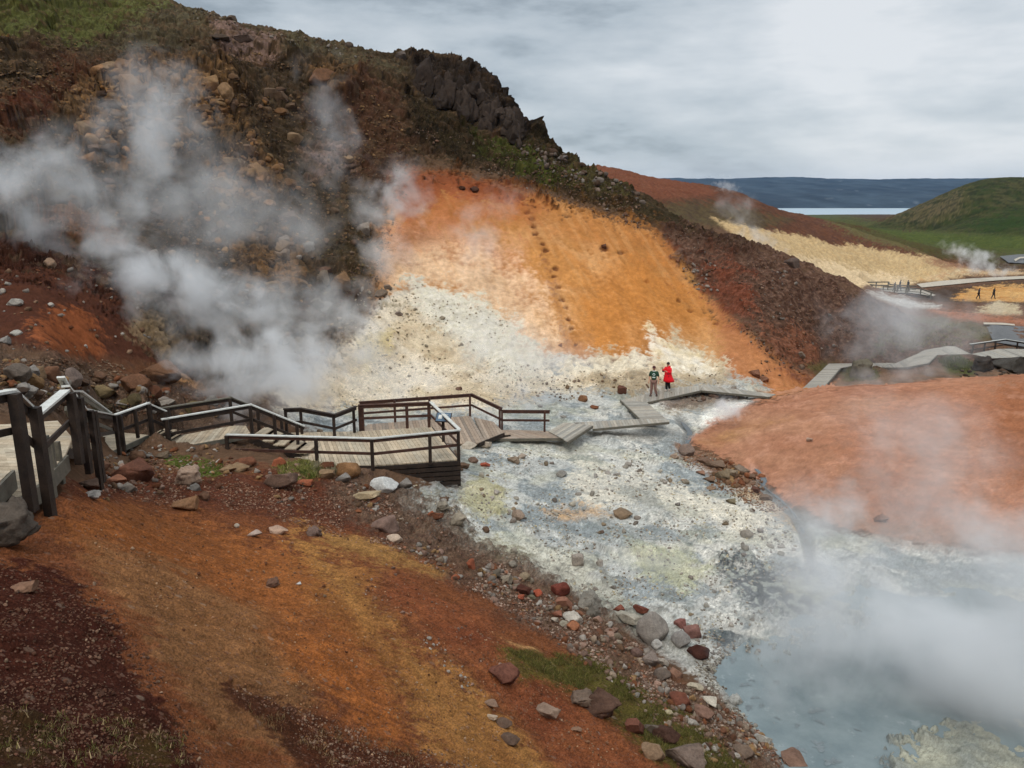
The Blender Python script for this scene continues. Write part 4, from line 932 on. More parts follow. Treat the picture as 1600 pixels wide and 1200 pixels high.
def rock_mat(name, attr):
    m = bpy.data.materials.new(name); nt, _, lk = nodes(m); p = pos(nt)
    if attr: a = nt.nodes.new('ShaderNodeAttribute'); a.attribute_name = 'soil'; src = a.outputs['Color']
    else: src = nt.nodes.new('ShaderNodeObjectInfo').outputs['Color']
    n1_ = noise(nt, p, 3.2, 6, .7); n2_ = noise(nt, p, 19, 4, .7); n3_ = noise(nt, p, 70, 2, .6)
    c = scalecol(nt, src, math_(nt, 'MULTIPLY', ramp(nt, n1_, .3, .7, .7, 1.3), ramp(nt, n2_, .3, .7, .72, 1.25)))
    # lichen and dried mud in patches, soil on the lower flanks is real dirt colour
    c = mixcol(nt, math_(nt, 'MULTIPLY', ramp(nt, noise(nt, p, 6.5, 5, .65), .56, .66), .45), c, scalecol(nt, src, 1.4))
    c = mixcol(nt, math_(nt, 'MULTIPLY', ramp(nt, noise(nt, p, 9.5, 4, .7), .6, .66), .5), c, scalecol(nt, src, .42))
    h = math_(nt, 'ADD', math_(nt, 'MULTIPLY', n1_, .8), math_(nt, 'ADD', math_(nt, 'MULTIPLY', n2_, .4), math_(nt, 'MULTIPLY', n3_, .12)))
    finish(nt, c, .92, bump(nt, h, .6, .09), .08); return m
ROCKM = rock_mat('rock', False); SCREEM = rock_mat('loose_stone', True)
rng = np.random.default_rng(5)
V4, F4 = ico(4); V2, F2 = ico(2); V1, F1 = ico(1)
def rock_mesh(vs, fs, name='rock', flat=False):
    me = bpy.data.meshes.new(name); me.from_pydata(vs.tolist(), [], fs.tolist()); me.polygons.foreach_set('use_smooth', [not flat]*len(fs)); me.materials.append(ROCKM); me.update(); return me
ANG = [rock_mesh(chisel(V4, rng, 17, .38, .74, .07, 1.0), F4) for _ in range(8)]
RND = [rock_mesh(chisel(V4, rng, 11, .55, .88, .07, .9), F4) for _ in range(5)]
CRG = [rock_mesh(chisel(V4, rng, 26, .4, .8, .30, .8), F4) for _ in range(4)]
SMALL = [chisel(V2, rng, 12, .4, .78, .05, 1.0) for _ in range(12)]
TINY = [chisel(V1, rng, 5, .55, .85, .05) for _ in range(12)]
KINDM = {'a': ANG, 'r': RND, 'c': CRG}
ROCKS = []
def ground_col(x, y):
    t = x/max(y, .5); j = min(max(int(np.searchsorted(TG, t)), 0), NC-1); i = min(max(int(np.searchsorted(LG, math.log(max(y, 1.01)))), 0), NR-1)
    return C[max(i-2,0):i+3, max(j-2,0):j+3].reshape(-1, 3).mean(0)
def put_rock(px, py, wpx, hr, col, label, kind='a', group=None, sink=.28, yaw=None, deep=.85, lean=0):
    """px,py: foot of the rock; wpx: width in photo pixels; hr: height over width"""
    loc, nrm = hit(px, py)
    if loc is None: return None
    dist = (loc-Vector((0, 0, H))).length; w_ = wpx*dist/F*1.02
    me = rng.choice(KINDM[kind]); o = bpy.data.objects.new('rock', me); COL.objects.link(o)
    hh = w_*hr
    o.scale = (w_/2, w_/2*deep, hh/2/(1-sink*.5))
    o.rotation_euler = (lean+(rng.random()-.5)*.2, (rng.random()-.5)*.25, math.atan2(-loc.x, loc.y)+(yaw if yaw is not None else (rng.random()-.5)*.7))
    o.location = loc + Vector((0, w_/2*deep*.35, hh/2-hh*sink*.6))
    cc_ = lin(col); lu_ = float(cc_@np.array([.25,.6,.15])); cc_ = (lu_+(cc_-lu_)*.8)*.85; cc_ = cc_*.8+ground_col(loc.x, loc.y)*.2
    o.color = (*[float(x) for x in cc_], 1)
    tag(o, label, 'rock', group); ROCKS.append((o, px, py, wpx)); return o
GREY=(138,132,124); LG=(176,170,160); WHITE=(206,204,196); RUST=(126,72,44); ORG=(168,84,42); RED=(120,52,34); TAN=(150,118,80); BRN=(102,78,60); DK=(66,54,46); OLV=(110,98,60); PINK=(150,122,108); OCH=(150,104,56)
for a in (
 (600,768,44,.62,(226,226,220),'smooth white boulder beside the foot of the slatted platform skirt','r'),
 (630,762,24,.6,GREY,'small grey boulder tucked right behind the white boulder','a'),
 (545,744,46,.62,OCH,'tan domed boulder leaning against the platform front edge','r'),
 (508,735,30,.5,RUST,'flat rust rock left of the domed boulder at the platform edge','a'),
 (510,747,28,.5,TAN,'squat tan rock below the platform front rail','a'),
 (534,752,24,.5,GREY,'dark grey rock wedged under the domed tan boulder','a'),
 (436,728,24,.75,ORG,'upright orange-brown boulder below the stair of the main platform','a'),
 (383,728,38,.45,RUST,'reddish low boulder below the left end of the front rail','r'),
 (368,736,36,.3,TAN,'flat tan slab lying in front of the reddish low boulder','a'),
 (350,738,30,.3,TAN,'thin pale slab beside the green moss patch','a'),
 (434,764,58,.45,(120,92,76),'wide flat-faced red-brown block sunk in the gravel below the platform','a'),
 (474,758,30,.4,ORG,'wedge-shaped orange stone right of the wide flat-faced block','a'),
 (568,781,52,.24,(196,170,126),'long pale cream slab lying on the red gravel','a'),
 (586,783,20,.4,RUST,'small rust stone at the right end of the long cream slab','a'),
 (604,830,50,.55,(142,112,98),'rounded pinkish-grey boulder at the edge of the white mud','r'),
 (614,845,30,.42,(206,178,150),'pale peach stone just below the rounded pinkish-grey boulder','a'),
 (585,798,14,.5,LG,'small pale stone above the pinkish-grey boulder','a'),
 (680,812,26,.55,RUST,'rust rock sitting alone on the grey mud below the platform','a'),
 (672,807,14,.6,ORG,'small orange rock touching the lone rust rock','a'),
 (715,820,26,.9,(160,148,126),'upright pale rock right of the rust pair on the mud','c'),
 (690,797,24,.6,(150,140,120),'pale weathered rock above the rust pair on the mud','c'),
 (758,831,14,.8,BRN,'small dark standing stone on the white crust','a'),
 (737,828,12,.6,LG,'small pale stone beside the dark standing stone','a'),
 (736,888,18,1.0,(176,88,50),'round orange boulder in the gravel bank','r'),
 (712,905,16,.6,ORG,'small orange wedge lower left of the round orange boulder','a'),
 (693,782,18,.45,BRN,'small brown rock on the mud below the platform corner','a'),
 (738,722,20,.55,(140,110,92),'tan rock right of the platform corner post','a'),
 (757,729,18,.5,(176,74,42),'bright rust-red rock on the white mud right of the platform','a'),
 (716,735,16,.4,BRN,'brown slab at the foot of the corner post','a'),
 (725,732,18,.5,(120,92,70),'dark tan rock just outside the platform corner','a'),
 (803,722,22,.6,(150,128,104),'cracked tan rock on the white mud below the low walk','c'),
 (815,716,16,.5,(168,150,130),'pale rock right of the cracked tan rock below the low walk','c'),
 (732,700,30,.4,(206,190,166),'pale cream stone propping the lower platform end','a'),
 (756,700,26,.5,(198,180,156),'second pale cream stone under the lower platform corner','a'),
 (912,627,17,.75,(150,98,54),'tan-orange rock on the white flat left of the walkers','r'),
 (928,639,15,.5,(150,86,48),'low orange rock just right of the tan-orange rock','a'),
 (844,636,9,.6,GREY,'tiny grey stone behind the short railing','r'),
 (972,616,16,.95,(106,62,46),'dark red upright rock left of the walking man','a'),
 (500,676,10,.7,(150,130,106),'small pale rock behind the zigzag far railing','r'),
 (880,653,12,.4,LG,'small pale stone on the flat beside the low walk','a'),
 (1074,712,26,.75,(140,118,104),'large grey-brown boulder at the tip of the orange mound','r'),
 (1054,716,16,.6,(168,140,116),'tan rock left of the grey-brown boulder at the mound tip','a'),
 (1100,724,26,.45,(122,92,72),'flat brown slab on the rubble ridge by the stream','a'),
 (1118,732,34,.4,(130,104,82),'wide tilted brown slab in the middle of the rubble ridge','a'),
 (1130,750,26,.7,(136,116,86),'olive block at the foot of the rubble ridge','a'),
 (1143,746,22,.6,(150,130,104),'tan block right of the olive block on the rubble ridge','a'),
 (1158,738,30,.35,(142,122,102),'leaning tan slab near the stream bend','a'),
 (1172,748,18,.5,(120,88,66),'brown stone on the stream side of the rubble ridge','a'),
 (1181,770,14,.7,(104,60,44),'dark red stone near the stream below the rubble ridge','a'),
 (1196,782,24,.55,(120,96,74),'dark tan rock on the stream edge','a'),
 (1143,787,18,.5,(130,118,88),'olive-tan stone on the pale mud left of the stream','a'),
 (1095,741,16,.4,(150,106,80),'small orange slab on the left flank of the rubble ridge','a'),
 (1112,765,18,.4,(150,120,92),'tan slab low on the left flank of the rubble ridge','a'),
 (1068,752,12,.4,(160,132,106),'small tan stone left of the rubble ridge','a'),
 (1072,756,12,.5,(140,130,110),'small olive-grey stone on the white mud','r'),
 (1168,840,20,.7,(150,140,124),'grey stone half in thin steam on the pale mud','r'),
 (1176,800,7,1.0,(110,84,62),'tiny dark upright stone on the pale mud near the stream','a'),
 (970,808,36,.35,(142,116,86),'flat tan-brown rock alone in the middle of the white mud','a'),
 (941,833,8,.8,(116,96,84),'tiny brown stone on the bluish mud','r'),
 (903,882,22,.9,(164,152,138),'upright pale grey rock in thin steam on the mud','r'),
 (938,884,13,.9,(166,156,142),'round grey stone right of the upright pale rock','r'),
 (878,745,18,.6,(150,146,136),'grey stone on the mud in front of the low walk','r'),
 (1108,752,20,.4,(126,96,72),'brown slab tucked under the wide tilted slab','a'),
 (810,812,22,.9,(164,140,118),'pale brown rock in thin steam right of the platform','r'),
 (790,909,22,.75,(160,146,124),'large squarish pale rock on the gravel bank','a'),
 (775,900,16,1.1,(116,108,94),'dark grey standing stone left of the squarish pale rock','a'),
 (800,885,16,.7,(146,138,122),'grey stone above the squarish pale rock','a'),
 (818,905,22,.6,(150,130,100),'tan rock right of the squarish pale rock','a'),
 (818,929,24,.6,(82,36,28),'very dark red stone on the gravel bank','a'),
 (839,931,18,.75,(196,82,42),'bright orange stone right of the very dark red stone','a'),
 (812,936,16,.6,(190,90,52),'small orange stone under the very dark red stone','a'),
 (830,937,16,.7,(130,124,96),'olive stone between the two orange stones','a'),
 (876,930,30,.7,(116,44,32),'large maroon boulder topping the red stack on the bank','r'),
 (880,950,30,.85,(150,96,72),'large red-brown boulder below the maroon one','a'),
 (871,964,18,.6,(156,92,66),'rust stone left of the white-topped slab','a'),
 (892,970,36,.5,(200,190,174),'white-topped slab leaning on the red-brown boulder','a'),
 (894,984,24,.7,(186,112,66),'orange stone below the white-topped slab','a'),
 (856,953,16,.6,(176,156,140),'pale pink stone left of the red-brown boulder','a'),
 (866,970,14,.55,(202,186,164),'cream stone at the foot of the red stack','a'),
 (880,977,20,.4,(170,160,136),'flat pale stone left of the orange stone','a'),
 (922,950,38,.75,(140,136,124),'grey craggy boulder right of the red stack','c'),
 (928,962,22,.7,(112,108,98),'dark grey rock under the craggy boulder','c'),
 (983,975,44,.4,(176,168,148),'wide pale grey slab on the bank left of the big grey boulder','a'),
 (1022,1005,50,1.0,(150,142,132),'big smooth pale grey boulder on the shore of the pool','r'),
 (1000,958,26,.5,(120,56,40),'dark red angular rock behind the big pale grey boulder','a'),
 (966,955,18,.5,(140,70,50),'small red rock by the yellow crust','a'),
 (1027,1014,17,.9,(196,192,182),'small white egg-shaped stone below the big grey boulder','r'),
 (1065,980,22,.7,(150,92,84),'pinkish red boulder in steam on the shore','r'),
 (1083,995,28,.7,(142,96,86),'second pinkish red boulder in steam beside the shore','r'),
 (1092,1031,32,.85,(84,44,40),'dark maroon block at the edge of the blue pool','a'),
 (1065,1010,30,.8,(150,146,140),'pale grey rock in steam behind the maroon block','r'),
 (1013,1040,30,.7,(136,122,112),'grey rock on the bank below the egg-shaped stone','a'),
 (996,1025,22,.7,(120,92,82),'brown-pink rock on the bank left of the grey rocks','r'),
 (1035,1040,20,.8,(172,160,144),'pale upright stone on the bank','a'),
 (1055,1060,24,.7,(156,110,84),'tan-pink stone above the grass edge','a'),
 (1036,1062,26,.7,(110,98,88),'grey round stone above the grass edge','r'),
 (1060,1100,38,.6,(128,68,48),'rust-red boulder bordering the grass','a'),
 (1098,1122,34,.6,(150,110,90),'pinkish boulder at the right edge of the grass','r'),
 (1108,1100,30,.4,(204,192,170),'white crusted slab on the pool shore','a'),
 (1086,1078,26,.5,(196,180,150),'pale yellow crusted stone on the pool shore','a'),
 (1150,1100,22,.6,(176,176,168),'white stone in shallow water at the pool edge','c'),
 (1045,1115,14,.5,(196,180,136),'small pale stone lying in the grass','a'),
 (783,1062,56,.52,(122,70,54),'dark red-brown boulder with a pale rim on the ochre slope','a'),
 (936,1118,62,.62,(90,64,52),'large dark craggy outcrop at the grass edge','c'),
 (908,1100,44,.4,(118,98,82),'grey lumpy crag left of the large dark outcrop','c'),
 (856,1122,38,.45,(150,122,100),'pale pinkish angular rock on the slope left of the dark outcrop','a'),
 (900,1143,18,.4,(160,120,90),'small pale wedge below the angular rock','a'),
 (788,1137,26,.5,(112,88,72),'dark oval rock low on the slope','r'),
 (797,1163,30,.55,(102,80,66),'darker round rock just below the oval one','r'),
 (768,1125,18,.4,(196,170,140),'small pale chip above the oval rock','a'),
 (764,1103,26,.3,(150,116,92),'thin pale ledge stone on the slope','a'),
 (990,1145,34,.9,(118,66,50),'tall rust rock at the lower edge of the grass','a'),
 (1020,1148,26,.7,(110,98,86),'grey rock right of the tall rust rock','a'),
 (1042,1160,40,.65,(74,46,38),'dark brown boulder below the grass','r'),
 (1018,1182,42,.6,(150,120,88),'banded tan rock near the bottom edge','a'),
 (1072,1198,60,.6,(122,104,92),'big pale brown boulder cut by the bottom edge','a'),
 (1160,1180,36,.5,(120,100,84),'brown rock on the bank at the bottom','a'),
 (1192,1163,26,.6,(196,192,180),'white topped stone at the pool edge near the bottom','a'),
 (1240,1196,50,.3,(140,104,84),'flat pinkish rock at the bottom by the water','a'),
 (1315,1165,15,1.2,(110,84,74),'dark stone standing in the blue pool','a'),
 (1275,1118,30,.25,(186,190,184),'flat white crust lump breaking the pool surface','c'),
 (1060,790,10,.6,GREY,'tiny grey pebble on the white sheet','r'),
 (424,916,24,.5,(120,84,64),'crumbly brown stone on the orange slope','c'),
 (284,796,46,.5,(160,112,68),'tan boulder on the red gravel right of the near posts','a'),
 (290,757,42,.75,(170,140,116),'pale knobbly rock below the green moss patch','c'),
 (304,766,18,.8,(130,128,122),'grey stone leaning on the knobbly rock','a'),
 (317,781,18,.9,(110,76,54),'brown cube-like stone right of the knobbly rock','a'),
 (200,752,54,.6,(122,72,52),'broad red-brown boulder below the small landing','a'),
 (175,755,30,.35,(168,104,70),'orange flat stone left of the broad red-brown boulder','a'),
 (196,768,30,.5,(138,128,116),'grey rock under the broad red-brown boulder','a'),
 (158,731,22,.6,(140,96,70),'tan rock just below the long stair','a'),
 (215,719,26,.7,(120,84,58),'brown boulder under the landing','r'),
 (252,716,22,.6,(112,96,76),'olive-brown rock beneath the ramp end','a'),
 (142,776,32,.35,(176,168,158),'pale ragged stone near the foot of the dark posts','c'),
 (135,764,36,.4,(104,80,66),'brown slab above the pale ragged stone','a'),
 (0,850,80,.75,(84,78,70),'big grey lava boulder cut by the left edge','c'),
 (30,796,34,.5,(120,104,88),'grey-brown stone behind the lava boulder','a'),
 (30,925,40,.4,(140,100,74),'pale tan stone on the dark red soil','a'),
 (394,838,24,.3,(190,164,146),'flat pale pink stone on the orange slope','a'),
 (490,836,26,.5,(126,100,88),'brown broken rock on the slope below the cream slab','c'),
 (370,824,8,.8,(200,184,160),'tiny pale pebble on the orange slope','r'),
 (430,833,34,.3,(200,160,130),'narrow pale orange slab on the slope','a'),
 (240,595,60,.5,(120,80,50),'long brown boulder on the apron above the landing','a'),
 (112,602,28,.95,(126,108,98),'domed grey boulder behind the tallest rail cap','r'),
 (98,614,26,.6,(130,110,90),'grey-tan boulder left of the domed boulder','a'),
 (205,606,50,.5,(116,74,46),'rust-brown boulder on the apron','a'),
 (196,634,40,.35,(140,132,124),'flat grey slab above the moss behind the landing','a'),
 (255,632,34,.3,(158,148,134),'pale flat slab behind the ramp railing','a'),
 (157,617,34,.5,(140,118,74),'olive-yellow boulder above the green moss','a'),
 (168,650,20,.4,(120,100,70),'low olive stone in the green moss','a'),
 (42,604,38,.7,(146,108,60),'yellow-brown boulder on the apron near the left edge','a'),
 (20,590,40,.6,(104,94,84),'dark grey boulder on the apron at the left edge','a'),
 (78,592,34,.6,(122,80,52),'brown boulder in the middle of the apron','r'),
 (22,478,20,.55,(196,190,176),'white block high on the dark red scree at the left','a'),
 (78,478,10,.6,(200,190,176),'small white stone right of the white block','a'),
 (5,536,16,.8,(150,146,140),'grey stone at the left edge of the scree','a'),
 (22,524,18,.5,(176,172,160),'pale stone above the grey stone at the left edge','a'),
 (75,416,18,.8,(160,126,96),'tan boulder below the left steam bank','a'),
 (530,452,30,1.0,(136,100,62),'tall ochre boulder at the foot of the mossy scree','a'),
 (506,440,22,.9,(130,110,84),'rounded tan boulder left of the tall ochre boulder','r'),
 (508,424,22,.5,(110,74,50),'brown slab above the pair of boulders','a'),
 (568,364,24,.8,(146,132,116),'lone pale block on the dark scree','a'),
 (625,92,17,.8,(96,86,78),'pointed stone standing on the skyline','a'),
 (546,74,14,.7,(92,80,70),'small round stone on the skyline','r'),
 (362,32,18,.45,(96,82,68),'low stone on the skyline at the upper left','r'),
 (880,247,17,.35,(120,112,108),'flat slab perched on the ridge right of the cliff','a'),
 (1240,417,28,.55,(96,80,72),'rounded dark boulder on the crest of the brown spur','r'),
 (400,282,36,.9,(150,110,62),'big ochre boulder above the steam on the hillside','a'),
 (345,290,30,.7,(150,116,76),'tan blocky rock left of the big ochre boulder','a'),
 (365,262,34,.5,(156,122,78),'tan ledge above the blocky rock','a'),
 (190,122,44,.75,(142,104,62),'large tan outcrop block high on the hillside','a'),
 (200,145,44,.7,(146,106,62),'cracked tan block under the large outcrop block','a'),
 (160,108,22,.6,(130,100,64),'tan block left of the large outcrop block','a'),
 (327,140,24,1.0,(150,112,66),'tan split boulder left of the upper steam gap','a'),
 (350,152,26,1.0,(146,110,68),'tan split boulder right of its twin','a'),
 (505,128,46,.6,(126,84,52),'wide rust-tan outcrop on the upper slope','a'),
 (380,66,36,.5,(110,90,78),'grey-brown ledge near the skyline','a'),
 (346,60,24,.35,(80,68,58),'dark overhanging ledge near the skyline','a'),
 (740,299,18,.55,(70,38,28),'dark hole-like rock on the red band above the ochre face','a'),
 (721,297,12,.6,(74,42,30),'small dark rock left of the pair on the red band','a'),
 (943,388,10,.8,(96,56,36),'small dark rock on the open ochre face','a'),
 (875,541,8,.8,(150,96,60),'small tan stone at the edge of the cream crust','a'),
 (1178,588,20,.6,(136,86,58),'rust rock near the foot of the ochre slope','a'),
 (1192,595,22,.45,(140,92,64),'long rust rock right of its neighbour at the slope foot','a'),
 (1250,558,18,.7,(130,110,92),'grey-tan boulder beside the moss at the spur foot','a'),
 (1252,575,12,.6,(124,100,80),'small tan boulder below the grey-tan boulder','a'),
 (1345,590,38,.85,(110,104,84),'mossy pointed rock in front of the curving boardwalk','c'),
 (1535,580,30,.8,(44,44,42),'black rock in the gully under the right-hand bridge','c'),
 (1575,578,50,.5,(76,78,74),'grey slab rock under the right-hand bridge','a'),
 (1585,560,46,.35,(96,92,84),'pale ledge rock beside the bridge rail','a'),
 (1610,565,50,.6,(40,38,36),'black jagged rock at the right frame edge','c'),
 (605,452,16,.7,(130,112,96),'grey-brown stone at the upper rim of the cream crust','a'),
 (622,494,16,.7,(132,116,104),'grey stone inside the cream crust','a'),
 (690,500,12,.6,(150,136,110),'tan lump on the cream slope','c'),
 (716,610,12,.8,(122,86,64),'brown stone at the foot of the cream slope','a'),
 (1265,690,10,.6,(186,150,124),'pale lump on the orange mound','a'),
 (1378,815,22,.5,(150,104,80),'brown clod at the base of the orange mound','c'),
 (466,914,9,.5,(214,212,206),'thin white chip lying on the orange slope','a'),
 (1118,622,14,.5,(110,88,76),'dark stone below the pale plank walk','a'),
 (1060,618,16,.5,(104,84,72),'brown stone below the corner of the walkers boardwalk','a'),
 (1140,618,20,.45,(120,98,84),'grey-brown slab near the boiling vent','a'),
):
    px_, py_, w_, hr_, c_, lab_, k_ = a
    put_rock(px_, py_, w_, hr_, c_, lab_, k_, sink=.42, deep=.8)
NHAND = len(ROCKS)
# ---- the cliff: stacked weathered columns standing out of the crest
clf = []
crng = np.random.default_rng(31)
for k in range(110):
    u = crng.random(); row = crng.random()
    px_ = 652+u*160; top = np.interp(px_, [650,700,745,792,812], [104,112,124,158,204]); bot = np.interp(px_, [650,700,745,792,812], [128,166,186,206,222])
    py_ = top+6+(bot-top)*(.25+.75*row)
    loc, nrm = hit(px_, py_)
    if loc is None or loc.y > 90: continue
    clf.append((loc, 10+crng.random()*15, .8+crng.random()*1.3))
def merged(items, base, fs, name, mat, jitter=.2, flat=False):
    """items: location, (sx,sy,sz), rotation matrix, colour"""
    n = len(items); nv = len(base[0]); nf = len(fs)
    co = np.empty((n, nv, 3)); cl = np.empty((n, nv, 3)); fa = np.empty((n, nf, 3), np.int32)
    for i, (loc, sc, rot, col) in enumerate(items):
        b = base[i % len(base)]; co[i] = (b*np.array(sc))@rot.T+np.array(loc); cl[i] = col; fa[i] = fs+i*nv
    me = bpy.data.meshes.new(name); co = co.reshape(-1, 3); fa = fa.reshape(-1, 3)
    me.vertices.add(len(co)); me.vertices.foreach_set('co', co.astype(np.float32).ravel())
    me.loops.add(fa.size); me.loops.foreach_set('vertex_index', fa.ravel()); me.polygons.add(len(fa))
    me.polygons.foreach_set('loop_start', np.arange(0, fa.size, 3, dtype=np.int32)); me.polygons.foreach_set('use_smooth', np.full(len(fa), not flat))
    at = me.color_attributes.new('soil', 'FLOAT_COLOR', 'POINT'); bf = np.ones((len(co), 4), np.float32); bf[:, :3] = cl.reshape(-1, 3); at.data.foreach_set('color', bf.ravel())
    me.update(calc_edges=True)
    o = bpy.data.objects.new(name, me); COL.objects.link(o); me.materials.append(mat); return o
def rotm(ax, ay, az): return np.array(Matrix.Rotation(az, 3, 'Z')@Matrix.Rotation(ay, 3, 'Y')@Matrix.Rotation(ax, 3, 'X'))
its = []
CB = [chisel(V4[:], crng, 16, .5, .78, .14, 1.0) for _ in range(7)]
for loc, w_, hr_ in clf:
    s_ = w_*70/F; g_ = .75+.5*crng.random()
    its.append((loc+Vector((0, s_*.1, s_*hr_*.1)), (s_*.6, s_*.5, s_*hr_*.6), rotm((crng.random()-.5)*.3, .12+(crng.random()-.5)*.3, crng.random()*6), lin((76,64,56))*g_*.6))
cliff = merged(its, CB, F4, 'rock_cliff', SCREEM); cliff['kind'] = 'structure'
# ---- loose stones found by sight over whole regions
FILLS = [ # polygon, count, size range px, palette, place words
 ([(0,560),(120,560),(250,612),(420,640),(410,655),(250,650),(130,640),(0,615)], 190, (7,26), [BRN,GREY,TAN,RUST,LG,OLV,DK,(120,84,60)], 'on the boulder apron behind the near deck', 'ar'),
 ([(0,420),(200,420),(240,520),(200,560),(0,545)], 90, (4,11), [LG,GREY,BRN,RUST,(150,120,96)], 'on the dark red scree above the near deck', 'a'),
 ([(80,100),(330,90),(560,180),(560,330),(460,430),(330,420),(150,300),(60,180)], 200, (8,28), [TAN,OCH,BRN,DK,(116,90,66),(120,96,72)], 'on the fractured hillside', 'a'),
 ([(120,120),(240,88),(310,120),(320,230),(180,260),(100,180)], 150, (8,26), [TAN,OCH,(136,100,64),(120,88,58),(150,118,80)], 'in the upper left outcrop', 'a'),
 ([(310,125),(372,150),(380,200),(440,260),(440,300),(330,300)], 110, (8,26), [TAN,OCH,(136,100,64),(116,86,60)], 'in the middle outcrop of the hillside', 'a'),
 ([(200,430),(330,560),(480,580),(600,470),(560,380),(400,330),(230,360)], 120, (7,24), [GREY,(128,110,92),BRN,TAN], 'in the steaming gully', 'ar'),
 ([(470,300),(600,330),(590,450),(500,470)], 110, (4,10), [DK,BRN,OLV,(120,100,70)], 'on the dark scree above the cream crust', 'a'),
 ([(640,200),(800,225),(1000,310),(1180,395),(1340,460),(1300,560),(1180,500),(1060,380),(860,310),(700,250)], 330, (3,9), [BRN,DK,GREY,(120,88,70),(130,108,94)], 'on the brown spur', 'a'),
 ([(800,215),(880,240),(1000,300),(1010,320),(900,290),(820,250)], 90, (6,17), [GREY,(104,92,84),DK,(120,112,104)], 'on the ridge right of the cliff', 'a'),
 ([(130,735),(260,705),(480,730),(600,765),(610,800),(480,800),(330,760),(160,785)], 230, (4,14), [RUST,BRN,TAN,PINK,GREY,(96,58,42)], 'in the red gravel below the ramp', 'ar'),
 ([(560,770),(700,850),(860,930),(1000,1010),(1130,1110),(1260,1200),(1060,1200),(1000,1100),(860,1000),(700,900),(600,840)], 900, (4,16), [GREY,PINK,(116,96,84),RUST,LG,TAN,(150,134,116),(100,74,62)], 'on the gravel bank', 'ar'),
 ([(730,880),(800,890),(930,960),(1040,1040),(1130,1110),(1150,1150),(1040,1060),(900,980)], 170, (6,20), [GREY,LG,(150,140,124),PINK,(112,72,54),(130,120,104),BRN], 'on the upper shore of the bank', 'ar'),
 ([(1060,1080),(1140,1110),(1250,1200),(1120,1200),(1080,1140)], 150, (5,17), [GREY,(116,96,84),(150,134,118),(110,72,54),TAN,BRN], 'on the bank by the pool', 'ar'),
 ([(640,770),(900,700),(1180,770),(1240,850),(1280,900),(1140,1000),(1000,960),(820,880),(700,840)], 260, (4,14), [LG,(168,164,152),GREY,(190,184,168),(150,134,110)], 'on the white mud flat', 'ar'),
 ([(1060,700),(1100,708),(1190,745),(1195,775),(1130,765),(1070,725)], 110, (5,16), [(140,106,80),(122,92,70),RUST,TAN,(110,84,66)], 'on the rubble ridge by the stream', 'a'),
 ([(740,560),(980,590),(1130,585),(1000,615),(780,640)], 130, (3,8), [(150,134,108),(128,108,84),LG,(110,88,66)], 'at the foot of the cream slope', 'a'),
 ([(1020,620),(1090,610),(1190,620),(1100,632)], 60, (4,12), [(104,84,74),BRN,GREY], 'below the walkers boardwalk', 'a'),
 ([(0,880),(140,900),(300,1120),(340,1200),(0,1200)], 260, (3,8), [(96,60,48),(120,92,76),(150,126,104),(70,36,28)], 'on the dark red soil in the corner', 'a'),
 ([(100,800),(500,850),(760,1000),(1000,1180),(700,1200),(480,1100),(240,960)], 260, (2.5,7), [(150,112,84),(120,80,54),(176,146,118),(96,56,36)], 'on the orange slope', 'a'),
 ([(560,440),(660,445),(760,540),(620,600),(560,560)], 70, (3,8), [(170,160,136),(146,132,104),(190,180,160)], 'on the cream slope', 'a'),
 ([(1180,600),(1290,580),(1250,500),(1190,520)], 60, (3,8), [(140,96,70),BRN], 'at the foot of the ochre slope', 'a'),
 ([(440,838),(560,888),(700,1005),(800,1150),(770,1160),(680,1025),(540,905),(440,852)], 170, (3,9), [PINK,(150,108,80),(120,76,52),LG], 'on the diagonal rill of the orange slope', 'a'),
 ([(600,880),(740,960),(850,1090),(1000,1180),(960,1190),(820,1100),(700,990)], 120, (3,8), [PINK,(150,108,80),(110,66,46)], 'on the lower orange slope', 'a'),
 ([(190,690),(270,700),(340,700),(345,725),(230,740),(150,730)], 90, (5,15), [BRN,GREY,TAN,RUST,LG], 'beneath the ramp', 'ar'),
 ([(1130,980),(1200,1010),(1160,1060),(1250,1170),(1180,1150),(1100,1050),(1080,1000)], 150, (3,11), [GREY,LG,(160,156,140),(120,116,108)], 'on the pool shore', 'ar'),
 ([(1035,362),(1075,385),(1120,445),(1215,555),(1260,585),(1220,575),(1140,510),(1085,450),(1040,385)], 150, (3,9), [BRN,(120,76,56),(96,64,50),GREY], 'along the foot of the spur beside the ochre face', 'a'),
 ([(1480,560),(1600,560),(1600,585),(1500,590)], 50, (5,16), [DK,(50,48,46),(90,86,78)], 'in the gully by the right bridge', 'a'),
 ([(300,8),(560,72),(640,92),(640,110),(540,90),(300,30)], 110, (3,10), [(120,112,96),BRN,DK,GREY], 'along the skyline', 'a'),
]
def inpoly(p, x, y):
    c = False; n = len(p)
    for i in range(n):
        (x1, y1), (x2, y2) = p[i], p[(i+1) % n]
        if (y1 > y) != (y2 > y) and x < (x2-x1)*(y-y1)/(y2-y1)+x1: c = not c
    return c
cands = []
frng = np.random.default_rng(77)
for fi, (poly, n, (s0, s1), pal, words, kk) in enumerate(FILLS):
    xs = [p[0] for p in poly]; ys = [p[1] for p in poly]; k = 0; tries = 0
    while k < n and tries < n*12:
        tries += 1; x = frng.uniform(min(xs), max(xs)); y = frng.uniform(min(ys), max(ys))
        if not inpoly(poly, x, y): continue
        if mnoise.noise(Vector((x*.016, y*.022, fi))) < -.12+.2*frng.random() and n > 100: continue
        s_ = s0+(s1-s0)*frng.random()**3.2
        cands.append((s_, x, y, pal[frng.integers(len(pal))], words, kk, fi)); k += 1
cands.sort(key=lambda c: -c[0])
CN = {}
